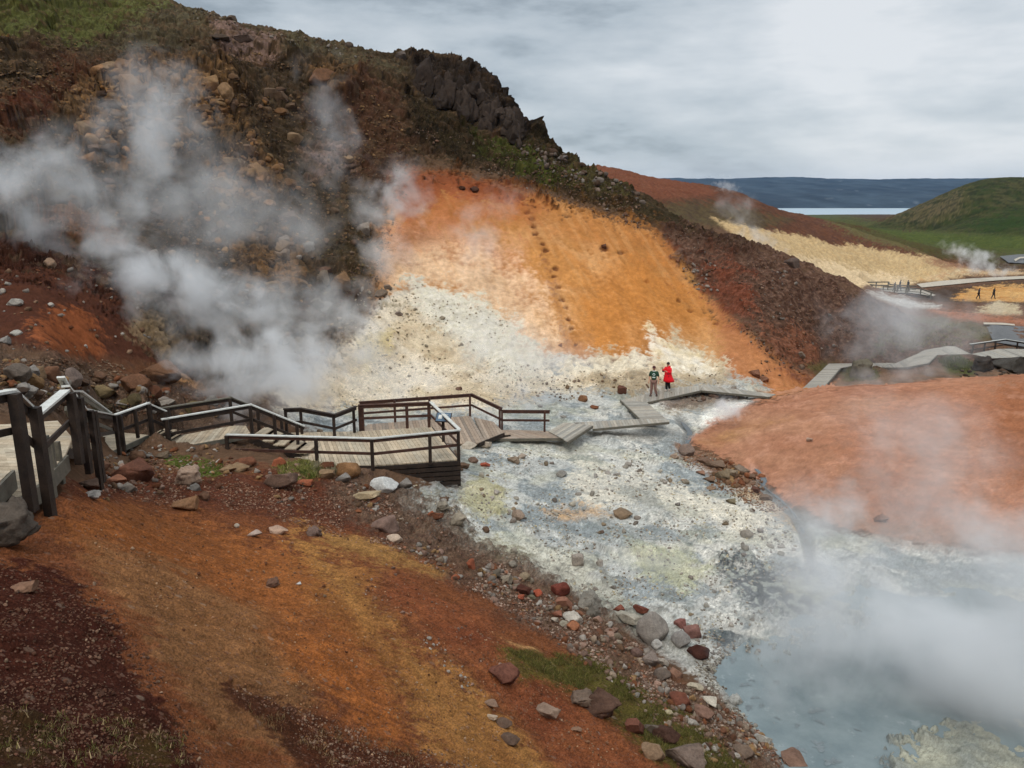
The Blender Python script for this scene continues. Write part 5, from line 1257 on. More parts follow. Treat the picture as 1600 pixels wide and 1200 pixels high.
def cname(c):
    r_, g_, b_ = c
    if max(c)-min(c) < 24: return 'pale grey' if sum(c) > 480 else ('grey' if sum(c) > 330 else 'charcoal')
    if r_ > 150 and g_ > 130: return 'cream'
    if r_ > 140 and g_ > 95: return 'tan'
    if r_ > 140: return 'orange'
    if r_-g_ > 44: return 'rust'
    return 'brown' if sum(c) > 220 else 'dark brown'
auto = []; rest = []
for c in cands:
    (auto if len(auto) < 300-NHAND-12 else rest).append(c)
lab = {}
for s_, x, y, col, words, kk, fi in auto:
    sz = 'large' if s_ > 22 else ('medium' if s_ > 14 else 'small'); kd = kk[frng.integers(len(kk))]; sh = 'rounded' if kd == 'r' else 'angular'
    lab.setdefault(f'{sz} {sh} {cname(col)} stone {words}', []).append((x, y, s_, col, kd))
ORD = ['leftmost', 'second', 'third', 'fourth', 'fifth', 'sixth', 'seventh', 'eighth', 'ninth', 'tenth']
for base_, L_ in lab.items():
    L_.sort()
    for i, (x, y, s_, col, kd) in enumerate(L_):
        bb_ = .82+.3*frng.random()
        if len(L_) == 1: l_ = base_
        elif i == 0: l_ = 'leftmost '+base_
        elif i == len(L_)-1: l_ = 'rightmost '+base_
        else: l_ = base_+f', {ORD[i] if i < 10 else str(i+1)+"th"} from the left'
        put_rock(x, y, s_, .45+.45*frng.random(), [min(255, q_*bb_) for q_ in col], l_, kd, 'boulders and stones of the valley', sink=.42)
for o, *_ in ROCKS: o['group'] = 'boulders and stones of the valley'
its = []
for s_, x, y, col, words, kk, fi in rest:
    loc, nrm = hit(x, y)
    if loc is None: continue
    d = (loc-Vector((0, 0, H))).length; r_ = s_*d/F/2; h_ = .45+.5*frng.random()
    its.append((loc+Vector((0, r_*.3, r_*h_*.35)), (r_, r_*(.6+.4*frng.random()), r_*h_), rotm((frng.random()-.5)*.5, (frng.random()-.5)*.5, frng.random()*6), (lin(col)*.62+ground_col(loc.x, loc.y)*.38)*(.6+.6*frng.random())))
tag(merged(its, SMALL, F2, 'stones', SCREEM), 'loose stones lying over the slopes, banks and mud', 'stones', kind='stuff')
# ---- gravel too fine to count
GR = [([(560,765),(620,790),(720,845),(860,925),(1000,1005),(1130,1100),(1250,1190),(1200,1200),(1060,1130),(940,1040),(800,960),(660,880),(560,830)], 9000, (2.,6.5), [(120,96,84),(150,126,112),(96,72,60),(130,84,64),(170,150,134)]),
 ([(120,760),(250,710),(480,735),(600,765),(650,850),(560,850),(400,800),(250,790)], 3800, (1.8,5), [(110,72,56),(140,104,84),(84,48,36),(160,130,110)]),
 ([(0,870),(130,890),(250,1050),(340,1200),(0,1200)], 2200, (2,6), [(74,38,28),(92,58,46),(56,28,22),(108,80,66)]),
 ([(330,1060),(600,1150),(760,1200),(520,1200)], 800, (2,5.5), [(80,44,34),(110,74,60),(140,116,98)]),
 ([(100,790),(500,830),(800,1000),(1040,1200),(500,1200),(240,960)], 1800, (1.6,4.2), [(150,100,64),(120,76,46),(170,136,104),(100,60,38)]),
 ([(0,560),(160,560),(330,620),(420,645),(120,650),(0,620)], 1500, (2,6), [(110,86,68),(140,120,100),(96,66,50)]),
 ([(640,760),(760,700),(1100,700),(1240,820),(1250,930),(1140,1010),(980,960),(800,880)], 2600, (1.6,5), [(196,190,176),(160,156,146),(130,124,112),(206,194,160)]),
 ([(1100,990),(1180,1010),(1150,1060),(1250,1180),(1180,1150),(1080,1050)], 1400, (1.6,5), [(160,156,144),(130,128,118),(190,186,172),(104,98,88)]),
 ([(1060,700),(1110,706),(1200,760),(1240,800),(1190,800),(1080,745)], 900, (2,5), [(140,100,76),(112,84,66),(160,130,104)]),
 ([(0,60),(300,60),(560,120),(660,230),(590,440),(420,430),(200,400),(0,330)], 3800, (1.8,5.5), [(96,78,56),(120,96,70),(70,56,42),(136,106,70)]),
 ([(640,200),(800,225),(1000,310),(1180,395),(1340,460),(1400,540),(1280,560),(1180,500),(1060,380),(860,310)], 2600, (1.5,4.2), [(110,86,72),(84,62,50),(140,116,100),(70,56,46)]),
 ([(560,450),(760,480),(900,580),(1130,570),(1130,600),(760,640),(450,640)], 1300, (1.5,4.5), [(196,184,156),(160,146,116),(210,198,176)])]
its = []
for poly, n, (s0, s1), pal in GR:
    xs = [p[0] for p in poly]; ys = [p[1] for p in poly]; k = 0; tr_ = 0
    while k < n and tr_ < n*6:
        tr_ += 1; x = frng.uniform(min(xs), max(xs)); y = frng.uniform(min(ys), max(ys))
        if not inpoly(poly, x, y) or mnoise.noise(Vector((x*.02, y*.03, 7.7))) < -.25+.45*frng.random(): continue
        loc, nrm = hit(x, y); k += 1
        if loc is None: continue
        d = (loc-Vector((0, 0, H))).length; r_ = (s0+(s1-s0)*frng.random()**2.5)*d/F/2; h_ = .4+.5*frng.random()
        col = pal[frng.integers(len(pal))]
        its.append((loc+Vector((0, 0, r_*.15)), (r_, r_*(.6+.4*frng.random()), r_*h_), rotm((frng.random()-.5)*.8, (frng.random()-.5)*.8, frng.random()*6), (lin(col)*.6+ground_col(loc.x, loc.y)*.4)*(.6+.7*frng.random())))
print('gravel', len(its), 'rocks', len(ROCKS))
tag(merged(its, TINY, F1, 'gravel', SCREEM, flat=True), 'fine gravel scattered over the slopes and banks', 'gravel', kind='stuff')
# ---------------------------------------------------------------- grass
def grass_mat():
    m = bpy.data.materials.new('grass'); nt, _, lk = nodes(m)
    a = nt.nodes.new('ShaderNodeAttribute'); a.attribute_name = 'soil'; finish(nt, a.outputs['Color'], .8, None, .15); return m
GM = grass_mat()
def grass(poly, n, hgt, pal, label, seed, thresh=-.1):
    r_ = np.random.default_rng(seed); xs = [p[0] for p in poly]; ys = [p[1] for p in poly]; mb = MB(); k = 0; tr_ = 0
    while k < n and tr_ < n*8:
        tr_ += 1; x = r_.uniform(min(xs), max(xs)); y = r_.uniform(min(ys), max(ys))
        if not inpoly(poly, x, y) or mnoise.noise(Vector((x*.025, y*.035, seed))) < thresh: continue
        loc, nrm = hit(x, y)
        if loc is None: continue
        k += 1; col = lin(pal[r_.integers(len(pal))])*(.7+.6*r_.random())
        for b in range(6):
            ox, oy = r_.normal(size=2)*hgt*.5; a = r_.random()*6.28; h_ = hgt*(.5+.8*r_.random()); w_ = hgt*.09; l_ = r_.normal(size=2)*h_*.45
            p = np.array([loc.x+ox, loc.y+oy, loc.z-.02]); d = np.array([math.cos(a), math.sin(a), 0])*w_
            q1 = p+np.array([l_[0]*.4, l_[1]*.4, h_*.6]); q2 = p+np.array([l_[0], l_[1], h_])
            mb.add([p-d, p+d, q1+d*.6, q1-d*.6, q2], [(0,1,2,3),(3,2,4)], col)
    return tag(mb.obj('grass', GM), label, 'grass', kind='stuff')
grass([(790,1015),(860,1020),(930,1030),(1000,1075),(1080,1120),(1150,1185),(1170,1200),(1080,1200),(1000,1150),(940,1090),(860,1060)], 5200, .07, [(92,90,42),(104,98,50),(74,76,34),(114,102,62)], 'olive grass along the gravel bank', 3, -.2)
grass([(255,712),(300,712),(350,726),(345,742),(300,742),(262,725)], 500, .07, [(92,106,40),(80,92,34)], 'green grass tuft under the ramp', 4)
grass([(435,725),(480,722),(505,738),(470,752),(440,745)], 500, .16, [(120,120,60),(140,130,80),(90,96,44)], 'pale tussock grass below the platform stair', 5)
grass([(490,728),(520,733),(516,745),(488,742)], 160, .2, [(140,130,104),(120,112,86)], 'dry twiggy tussock at the platform edge', 6)
grass([(1300,578),(1340,568),(1375,578),(1370,594),(1320,596)], 260, .2, [(84,88,46),(100,98,60)], 'moss and grass around the pointed rock', 7)
grass([(1465,560),(1500,557),(1530,575),(1520,588),(1480,583)], 260, .25, [(84,88,36),(66,72,34)], 'grass below the curving boardwalk end', 8)
grass([(140,628),(170,636),(180,648),(165,652),(140,645)], 160, .08, [(96,104,36),(84,92,40)], 'bright moss above the long stair', 9)
grass([(0,1100),(110,1120),(280,1130),(290,1200),(0,1200)], 260, .05, [(110,100,56),(84,80,40),(150,130,96)], 'sparse dry grass in the dark red soil', 10, .0)
grass([(330,1085),(640,1165),(760,1200),(520,1200)], 190, .05, [(130,104,74),(110,88,60)], 'sparse dry grass on the dark soil strip', 11, .05)
grass([(1380,500),(1500,505),(1550,520),(1520,540),(1440,545),(1360,560)], 500, .25, [(110,104,64),(88,84,50),(126,116,76)], 'dry grass beyond the brown spur', 12)
# ---------------------------------------------------------------- hot pool
pm = bpy.data.materials.new('milky_water'); nt, _, lk = nodes(pm)
p = pos(nt); n_ = noise(nt, p, .9, 6, .6)
c_ = mixcol(nt, ramp(nt, n_, .35, .65), lin((98,111,114)), lin((122,133,134)))
c_ = mixcol(nt, math_(nt, 'MULTIPLY', ramp(nt, noise(nt, p, 2.6, 7, .7), .6, .64), .6), c_, lin((140,148,148)))
finish(nt, c_, .25, bump(nt, noise(nt, p, 9, 4, .6), .25, .02), .5)
mb = MB(); sh = [(3.5, 11.2), (10, 11.2), (22, 14), (26, 20), (26, 28), (18, 28), (9, 26), (5, 22), (3.5, 17)]
mb.add([(x, y, -1.12) for x, y in sh], [tuple(range(len(sh)))]); pool = mb.obj('pool_water', pm); pool['kind'] = 'structure'
fm = bpy.data.materials.new('mineral_foam'); nt, _, _ = nodes(fm); finish(nt, scalecol(nt, mixcol(nt, .5, lin((112,120,122)), lin((112,120,122))), ramp(nt, noise(nt, pos(nt), 8, 4), .3, .7, .7, 1.2)), .6, None, .3)
mb = MB(); r_ = np.random.default_rng(8)
for x, y, s_ in ((1130,1010,22),(1165,1070,20),(1180,1090,14),(1213,1066,18),(1205,1082,8),(1190,1102,12),(1275,1110,26),(1282,1128,16),(1246,1133,12),(1285,1020,20),(1150,1095,20),(1170,1105,18),(1280,1165,30),(1215,1122,10),(1300,1190,26),(1145,1030,24),(1340,1140,9),(1250,1170,22),(1175,1063,9),(1230,1050,6),(1320,1075,7),(1262,1051,8)):
    c0 = PZ(x, y, -1.112); rr = s_*20/F*.6; n = 34; ph = r_.random(n)
    k_ = [.55+.28*math.sin(i*6.283/n*2+s_)+.22*math.sin(i*6.283/n*5+2*s_)+.3*(ph[i]-.5) for i in range(n)]
    mb.add([c0]+[c0+np.array([math.cos(i*6.283/n)*rr*k_[i], math.sin(i*6.283/n)*rr*k_[i]*.8, 0]) for i in range(n)], [(0, i+1, (i+1) % n+1) for i in range(n)])
tag(mb.obj('foam', fm), 'flakes of pale mineral scum floating on the blue pool', 'foam', kind='stuff')
# ribbon of the stream
sm_ = bpy.data.materials.new('stream_water'); nt, _, _ = nodes(sm_); finish(nt, lin((84,90,92)), .2, bump(nt, noise(nt, pos(nt), 12, 4), .4, .02), .6)
def ribbon(pts, wid, name):
    mb = MB(); L_ = []
    for (x, y), w_ in zip(pts, wid):
        a, _ = hit(x-w_/2, y); b, _ = hit(x+w_/2, y)
        if a is None or b is None: continue
        z = min(a.z, b.z); L_ += [(a.x, a.y, z), (b.x, b.y, z)]
    L_ = np.array(L_); zz = L_[:, 2]; zs = np.convolve(np.r_[zz[:1]]*1, [1]) if len(zz) < 3 else zz
    for i in range(2, len(L_), 2):
        zmin = min(L_[i-2, 2], L_[i, 2]); L_[i, 2] = L_[i+1, 2] = zmin
    mb.add(L_+[0, 0, .035], [(i, i+1, i+3, i+2) for i in range(0, len(L_)-2, 2)]); o = mb.obj(name, sm_); o['kind'] = 'structure'
ribbon([(1066,660),(1072,668),(1078,676),(1076,686),(1073,694)], [6,9,8,9,6], 'stream')
ribbon([(1182,733),(1190,740),(1194,750),(1192,758),(1200,766),(1212,775),(1226,786),(1238,797),(1246,808),(1252,820),(1258,836),(1264,850)], [8,12,11,7,6,8,7,9,8,7,8,8], 'stream')
# asphalt road pieces seen in the valley
am = bpy.data.materials.new('asphalt'); nt, _, _ = nodes(am); finish(nt, scalecol(nt, mixcol(nt, .5, lin((92,92,92)), lin((92,92,92))), ramp(nt, noise(nt, pos(nt), 3, 5), .3, .7, .8, 1.2)), .8, None, .3)
pm2 = bpy.data.materials.new('pale_path'); nt, _, _ = nodes(pm2); finish(nt, scalecol(nt, mixcol(nt, .5, lin((176,166,150)), lin((176,166,150))), ramp(nt, noise(nt, pos(nt), 2, 5), .3, .7, .85, 1.12)), .9, None, .2)
def patch(rows, mat, name, lift=.12, sub=14):
    """strip between two traced edges, draped over the ground"""
    mb = MB(); L_ = []
    A = np.array(rows, float)
    for t in np.linspace(0, len(A)-1, sub*(len(A)-1)+1):
        i = min(int(t), len(A)-2); r = A[i]+(A[i+1]-A[i])*(t-i)
        row = []
        for k in range(4):
            x = r[0]+(r[2]-r[0])*k/3; y = r[1]+(r[3]-r[1])*k/3; loc, _ = hit(x, y)
            row.append(loc)
        L_.append(row)
    vs = []; ok = True; last = Vector((0, 0, 0))
    for row in L_:
        for q_ in row:
            if q_ is None: q_ = last
            last = q_; vs.append((q_.x, q_.y, q_.z+lift))
    n = len(L_); fs = []
    for i in range(n-1):
        for k in range(3):
            a = i*4+k; fs.append((a, a+1, a+5, a+4))
    mb.add(vs, fs); o = mb.obj(name, mat, smooth=True); o['kind'] = 'structure'; return o
patch([(1432,445,1440,450.5),(1470,440,1480,446.5),(1520,436,1530,441.5),(1570,433.6,1575,438),(1640,431,1640,435)], pm2, 'path', .15)
patch([(1540,508,1552,536),(1570,510,1580,540),(1640,514,1640,550)], am, 'road', .1, 10)
patch([(1536,506.5,1537,509.5),(1565,507,1565,510),(1585,509,1585,511.5)], pm2, 'kerb', .2, 6)
patch([(1562,402,1575,412),(1590,399,1598,413),(1640,398,1640,412)], am, 'parking_lot', .3, 8)
patch([(1584,409,1586,412),(1592,405,1594,407),(1640,403,1640,405)], pm2, 'kerb', .6, 6)
# ---------------------------------------------------------------- info board
ib = empty('info_board', PZ(692.5,690,2.1), 'small blue-grey slanted information panel on a dark post by the platform rail', 'sign')
m = MB(); base = PZ(693,690,2.1); m.beam(base, base+[0, .02, .92], .11, .11, up=(0, 1, 0)); m.obj('post', DARKW, ib)
bd = bpy.data.materials.new('panel_print'); nt, _, _ = nodes(bd); finish(nt, scalecol(nt, mixcol(nt, .5, lin((70,92,112)), lin((70,92,112))), ramp(nt, noise(nt, pos(nt), 7, 4), .3, .7, .6, 1.3)), .35, None, .5)
cA = [PZ(686,640,3.14), PZ(704,637,3.14), PZ(710.5,645,2.98), PZ(692.5,650,2.98)]
cA = np.array(cA); cen = cA.mean(0)
u_ = np.array([1, -.12, 0]); u_ /= np.linalg.norm(u_); w_ = np.array([.1, -.83, -.52]); w_ /= np.linalg.norm(w_); nn = np.cross(u_, w_); nn *= np.sign(nn[2])
cen = base+[0.02, -.02, .99]
m = MB(); m.beam(cen-u_*.27, cen+u_*.27, .42, .03, up=nn); m.obj('panel', bd, ib)
m = MB(); m.beam(cen-u_*.3-nn*.018, cen+u_*.3-nn*.018, .47, .02, up=nn); m.obj('frame', DARKW, ib)
m = MB()
for k in range(5):
    q_ = cen+nn*.018+w_*(-.13+.055*k); m.beam(q_+u_*.03, q_+u_*(.2-.03*(k % 2)), .012, .004, up=nn)
q_ = cen+nn*.018-u_*.12; m.beam(q_-u_*.07, q_+u_*.07, .2, .004, up=nn)
m.obj('print', CAPM, ib)
# ---------------------------------------------------------------- people
def pmat(name, col, rough=.8):
    m = bpy.data.materials.new(name); nt, _, _ = nodes(m); finish(nt, scalecol(nt, mixcol(nt, .5, lin(col), lin(col)), ramp(nt, noise(nt, pos(nt), 14, 4), .3, .7, .8, 1.15)), rough, None, .3); return m
SKIN = pmat('skin', (196,142,116), .6)
def skinned(name, pts, edges, mat, parent=None, root=0, sub=1, loc=None, rot=0):
    me = bpy.data.meshes.new(name); me.from_pydata([p[:3] for p in pts], edges, []); o = bpy.data.objects.new(name, me); COL.objects.link(o)
    o.modifiers.new('skin', 'SKIN').use_smooth_shade = True
    for i, p in enumerate(pts):
        r = p[3] if isinstance(p[3], (tuple, list)) else (p[3], p[3])
        me.skin_vertices[0].data[i].radius = r; me.skin_vertices[0].data[i].use_root = (i == root)
    s_ = o.modifiers.new('sub', 'SUBSURF'); s_.levels = sub; s_.render_levels = sub
    me.materials.append(mat)
    if parent: o.parent = parent
    return o
def person(px, py, z, height, label, yaw, J, mats, extras=True, cat='person', group=None, Yd=None):
    """J: joint offsets. The body is one skinned mesh, clothes are its children."""
    loc = PZ(px, py, z) if Yd is None else np.array(hit(px, py)[0][:])
    k = height/1.75
    hipL, hipR = (-.09, 0, .92), (.09, 0, .92)
    g_ = J
    B = [(0,0,.95,(.13,.10)), (0,.0,1.15,(.125,.09)), (0,g_['lean']*.6,1.38,(.155,.10)), (0,g_['lean'],1.48,(.055,.055)), (0,g_['lean']*1.1-.01,1.545,(.052,.055)), (g_['hx'],g_['lean']*1.2-.03,1.63,(.078,.095)), (g_['hx'],g_['lean']*1.2-.02,1.72,(.07,.085))]
    E_ = [(0,1),(1,2),(2,3),(3,4),(4,5),(5,6)]
    def chain(start, pts):
        prev = start
        for p in pts: B.append(p); E_.append((prev, len(B)-1)); prev = len(B)-1
        return prev
    for s in ('L', 'R'):
        sg_ = -1 if s == 'L' else 1
        kn, an, toe = g_['knee'+s], g_['ank'+s], g_['toe'+s]
        chain(0, [(sg_*.095,0,.88,(.085,.09)), (*kn,(.058,.06)), (*an,(.04,.042)), (*toe,(.04,.03))])
        el, wr, hd = g_['elb'+s], g_['wri'+s], g_['han'+s]
        w_i = chain(2, [(sg_*.17,g_['lean']*.7,1.41,(.052,.055)), (*el,(.042,.042)), (*wr,(.028,.03)), (*hd,(.034,.02))])
    body = skinned('person', B, E_, SKIN, sub=2)
    body.location = loc; body.rotation_euler = (0, 0, yaw); body.scale = (k, k, k); tag(body, label, cat, group)
    if not extras:
        body.data.materials.clear(); body.data.materials.append(mats['trousers']);
    # hands: four fingers and a thumb each
    for s in ('L', 'R'):
        if not extras: break
        wr, hd = np.array(g_['wri'+s]), np.array(g_['han'+s]); d = hd-wr; d = d/np.linalg.norm(d); sd = np.cross(d, [0, 1, .2]); sd /= np.linalg.norm(sd); cu = np.cross(sd, d)
        pts = [(*hd, .02)]; ed = []
        for f_ in range(4):
            b0 = hd+sd*(f_-1.5)*.019+d*.02; L_ = (.07, .08, .075, .058)[f_]
            i = len(pts); pts += [(*b0, .0095), (*(b0+d*L_*.55+cu*.006), .0085), (*(b0+d*L_*.85+cu*.03), .007)]; ed += [(0, i), (i, i+1), (i+1, i+2)]
        i = len(pts); b0 = hd-sd*.03-d*.02; pts += [(*b0, .011), (*(b0-sd*.025+d*.035+cu*.01), .009)]; ed += [(0, i), (i, i+1)]
        skinned('hand', pts, ed, SKIN, body)
    def cloth(name, idx, mat, grow, extra=()):
        """a garment grown around some of the body's joints"""
        mp = {j: n for n, j in enumerate(idx)}; pts = [(*B[j][:3], (B[j][3][0]+grow, B[j][3][1]+grow)) for j in idx]
        ed = [(mp[a], mp[b]) for a, b in E_ if a in mp and b in mp]; base_n = len(pts)
        return skinned(name, pts, ed, mat, body)
    # indices: 0-6 trunk; 7-10 legL; 11-14 armL; 15-18 legR; 19-22 armR
    cloth('trousers', [0, 7, 8, 9, 15, 16, 17], mats['trousers'], .026)
    arm_end = g_.get('sleeve', 'long')
    cloth('shirt', [1, 0, 2, 11, 12, 19, 20] + ([13, 21] if arm_end == 'long' else []), mats['shirt'], .040)
    for a, b in ((9, 10), (17, 18)): 
        pts = [(*B[a][:3][:2], B[a][2]-.02, (.068,.075)), (*B[b][:3], (.062,.05))]; skinned('shoe', pts, [(0, 1)], mats['shoes'], body)
    return body, B
GRN = pmat('green_jersey', (36,66,48)); TRS = pmat('brown_trousers', (128,96,86)); BLK = pmat('black_cloth', (26,26,30)); REDC = pmat('red_coat', (222,14,30), .55); CAPR = pmat('maroon_cap', (70,30,34)); HAIR = pmat('dark_hair', (40,30,26)); WHT_ = pmat('white_print', (200,212,206)); SHOEW = pmat('pale_shoes', (200,190,176)); SHOEB = pmat('dark_shoes', (50,40,38)); NVY = pmat('dark_jacket', (40,42,52)); GRYJ = pmat('grey_jacket', (96,92,92))
ico3 = ico(3)
def blob(name, vs_scale, loc, mat, parent, cut=None):
    vs, fs = ico3; v_ = vs*np.array(vs_scale)
    if cut is not None: v_[:, 2] = np.maximum(v_[:, 2], cut)
    me = bpy.data.meshes.new(name); me.from_pydata((v_+np.array(loc)).tolist(), [], fs.tolist()); me.polygons.foreach_set('use_smooth', [True]*len(fs)); me.materials.append(mat)
    o = bpy.data.objects.new(name, me); COL.objects.link(o); o.parent = parent; return o
def face(body, hx, hy, z):
    blob('nose', (.013,.02,.022), (hx, hy-.095, z-.01), SKIN, body)
    for s in (-1, 1):
        blob('ear', (.012,.022,.032), (hx+s*.08, hy, z), SKIN, body); blob('eye', (.011,.008,.008), (hx+s*.03, hy-.088, z+.015), BLK, body)
    blob('mouth', (.024,.006,.006), (hx, hy-.092, z-.045), pmat('lips', (150,84,76)), body)
# walking man, facing the camera's left
J1 = dict(lean=-.03, hx=-.01, kneeL=(-.10,-.03,.5), ankL=(-.13,-.02,.09), toeL=(-.17,-.16,.04), kneeR=(.10,-.10,.5), ankR=(.19,.02,.10), toeR=(.20,-.12,.06),
     elbL=(-.25,.03,1.14), wriL=(-.26,-.06,.9), hanL=(-.265,-.09,.83), elbR=(.25,.06,1.15), wriR=(.28,-.02,.9), hanR=(.28,-.05,.83), sleeve='short')
man, B1 = person(1020.5, 619, .2, 1.74, 'walking man in a dark green printed jersey, brown trousers and maroon cap', -.25, J1, dict(trousers=TRS, shirt=GRN, shoes=SHOEB))
face(man, -.01, -.065, 1.64)
blob('cap', (.098,.115,.09), (-.01,-.06,1.70), CAPR, man, -.02); blob('cap_peak', (.07,.075,.012), (-.01,-.175,1.70), CAPR, man)
blob('emblem', (.075,.014,.075), (0,-.135,1.30), WHT_, man); blob('emblem', (.045,.015,.045), (0,-.142,1.30), GRN, man); blob('print', (.10,.014,.035), (0,-.128,1.13), WHT_, man)
blob('collar', (.085,.07,.045), (0,-.035,1.485), WHT_, man)
hat = MB(); hp = PZ(1012, 606, .85)
hat_o = blob('hat', (.16,.10,.05), (0,0,0), pmat('brown_hat', (96,72,52)), None); hat_o.location = Vector(PZ(1011.5, 603, .83)); hat_o.rotation_euler = (.3, .9, 0); tag(hat_o, 'brown hat held in the walking man\'s right hand', 'hat')
# person in a red coat holding up a camera
J2 = dict(lean=-.02, hx=0, kneeL=(-.05,-.03,.5), ankL=(-.06,.0,.09), toeL=(-.09,-.14,.04), kneeR=(.06,.02,.5), ankR=(.05,.16,.14), toeR=(.06,.08,.05),
     elbL=(-.24,-.10,1.18), wriL=(-.20,-.26,1.36), hanL=(-.19,-.31,1.42), elbR=(.24,-.06,1.16), wriR=(.10,-.24,1.24), hanR=(.04,-.28,1.27), sleeve='long')
wom, B2 = person(1042.5, 611.5, .2, 1.72, 'person in a long bright red coat and black trousers holding up a camera', -.85, J2, dict(trousers=BLK, shirt=REDC, shoes=SHOEW))
face(wom, 0, -.055, 1.64); blob('hair', (.092,.11,.12), (0,-.02,1.67), HAIR, wom, -.05)
# flared coat body
cm = MB(); n = 26; rings = []
for z, rx, ry, oy in ((1.47,.10,.085,0), (1.42,.19,.12,0), (1.25,.205,.15,0), (1.05,.215,.17,.01), (.88,.25,.21,.03), (.72,.30,.27,.06), (.60,.33,.31,.09)):
    rings.append([(rx*math.cos(i*6.2832/n)*(1+.05*math.sin(i*5)*(z < 1)), oy+ry*math.sin(i*6.2832/n)*(1+.06*math.cos(i*4)*(z < 1)), z+.02*math.sin(i*3)*(z < .8)) for i in range(n)])
cm.add([p for r in rings for p in r], [(j*n+i, j*n+(i+1) % n, (j+1)*n+(i+1) % n, (j+1)*n+i) for j in range(len(rings)-1) for i in range(n)])
co2 = cm.obj('coat', REDC, None, True); co2.parent = wom; so_ = co2.modifiers.new('s', 'SOLIDIFY'); so_.thickness = .012
blob('hood', (.12,.12,.07), (0,.04,1.49), REDC, wom)
cb = MB(); cb.beam((-.05, 0, 0), (.05, 0, 0), .05, .07); cb.beam((0, -.02, 0), (0, -.07, 0), .045, .045); cam_o = cb.obj('camera_held', BLK)
cw = PZ(1036, 580, 1.48); cam_o.location = Vector(cw); cam_o.rotation_euler = (0, 0, -.85); tag(cam_o, 'small black camera raised in front of the person in red', 'camera')
JF = dict(lean=-.04, hx=0, kneeL=(-.09,-.14,.5), ankL=(-.1,-.2,.09), toeL=(-.1,-.34,.05), kneeR=(.09,.04,.5), ankR=(.1,.26,.13), toeR=(.1,.14,.05),
     elbL=(-.24,.08,1.14), wriL=(-.24,0,.92), hanL=(-.24,-.03,.85), elbR=(.24,-.05,1.14), wriR=(.24,-.16,.95), hanR=(.24,-.2,.88), sleeve='long')
for px_, py_, Y_, h_, yw, lb, mt in ((1528, 467.5, 136, 1.8, 1.2, 'distant walker in dark clothes, left one of the pair before the mustard bank', dict(trousers=BLK, shirt=NVY, shoes=BLK)),
                              (1551.5, 467, 136, 1.75, 1.5, 'distant walker in dark clothes, right one of the pair before the mustard bank', dict(trousers=BLK, shirt=BLK, shoes=BLK))):
    person(px_, py_, None, h_, lb, yw, JF, mt, False, group='distant walkers', Yd=Y_)
for px_, sc_, yw, lb, mt in ((1397, 1.5, 1.5, 'small distant figure in grey, leftmost on the far railed boardwalk', dict(trousers=GRYJ, shirt=GRYJ, shoes=BLK)), (1405, 1.8, 1.4, 'tall distant figure in dark clothes in the middle of the far boardwalk', dict(trousers=BLK, shirt=NVY, shoes=BLK)), (1418, 1.75, -1.4, 'distant figure in grey at the right end of the far boardwalk', dict(trousers=GRYJ, shirt=NVY, shoes=BLK))):
    person(px_, 455.0, -3.5, sc_, lb, yw, JF, mt, False, group='distant walkers')
HAZE = 0.00004
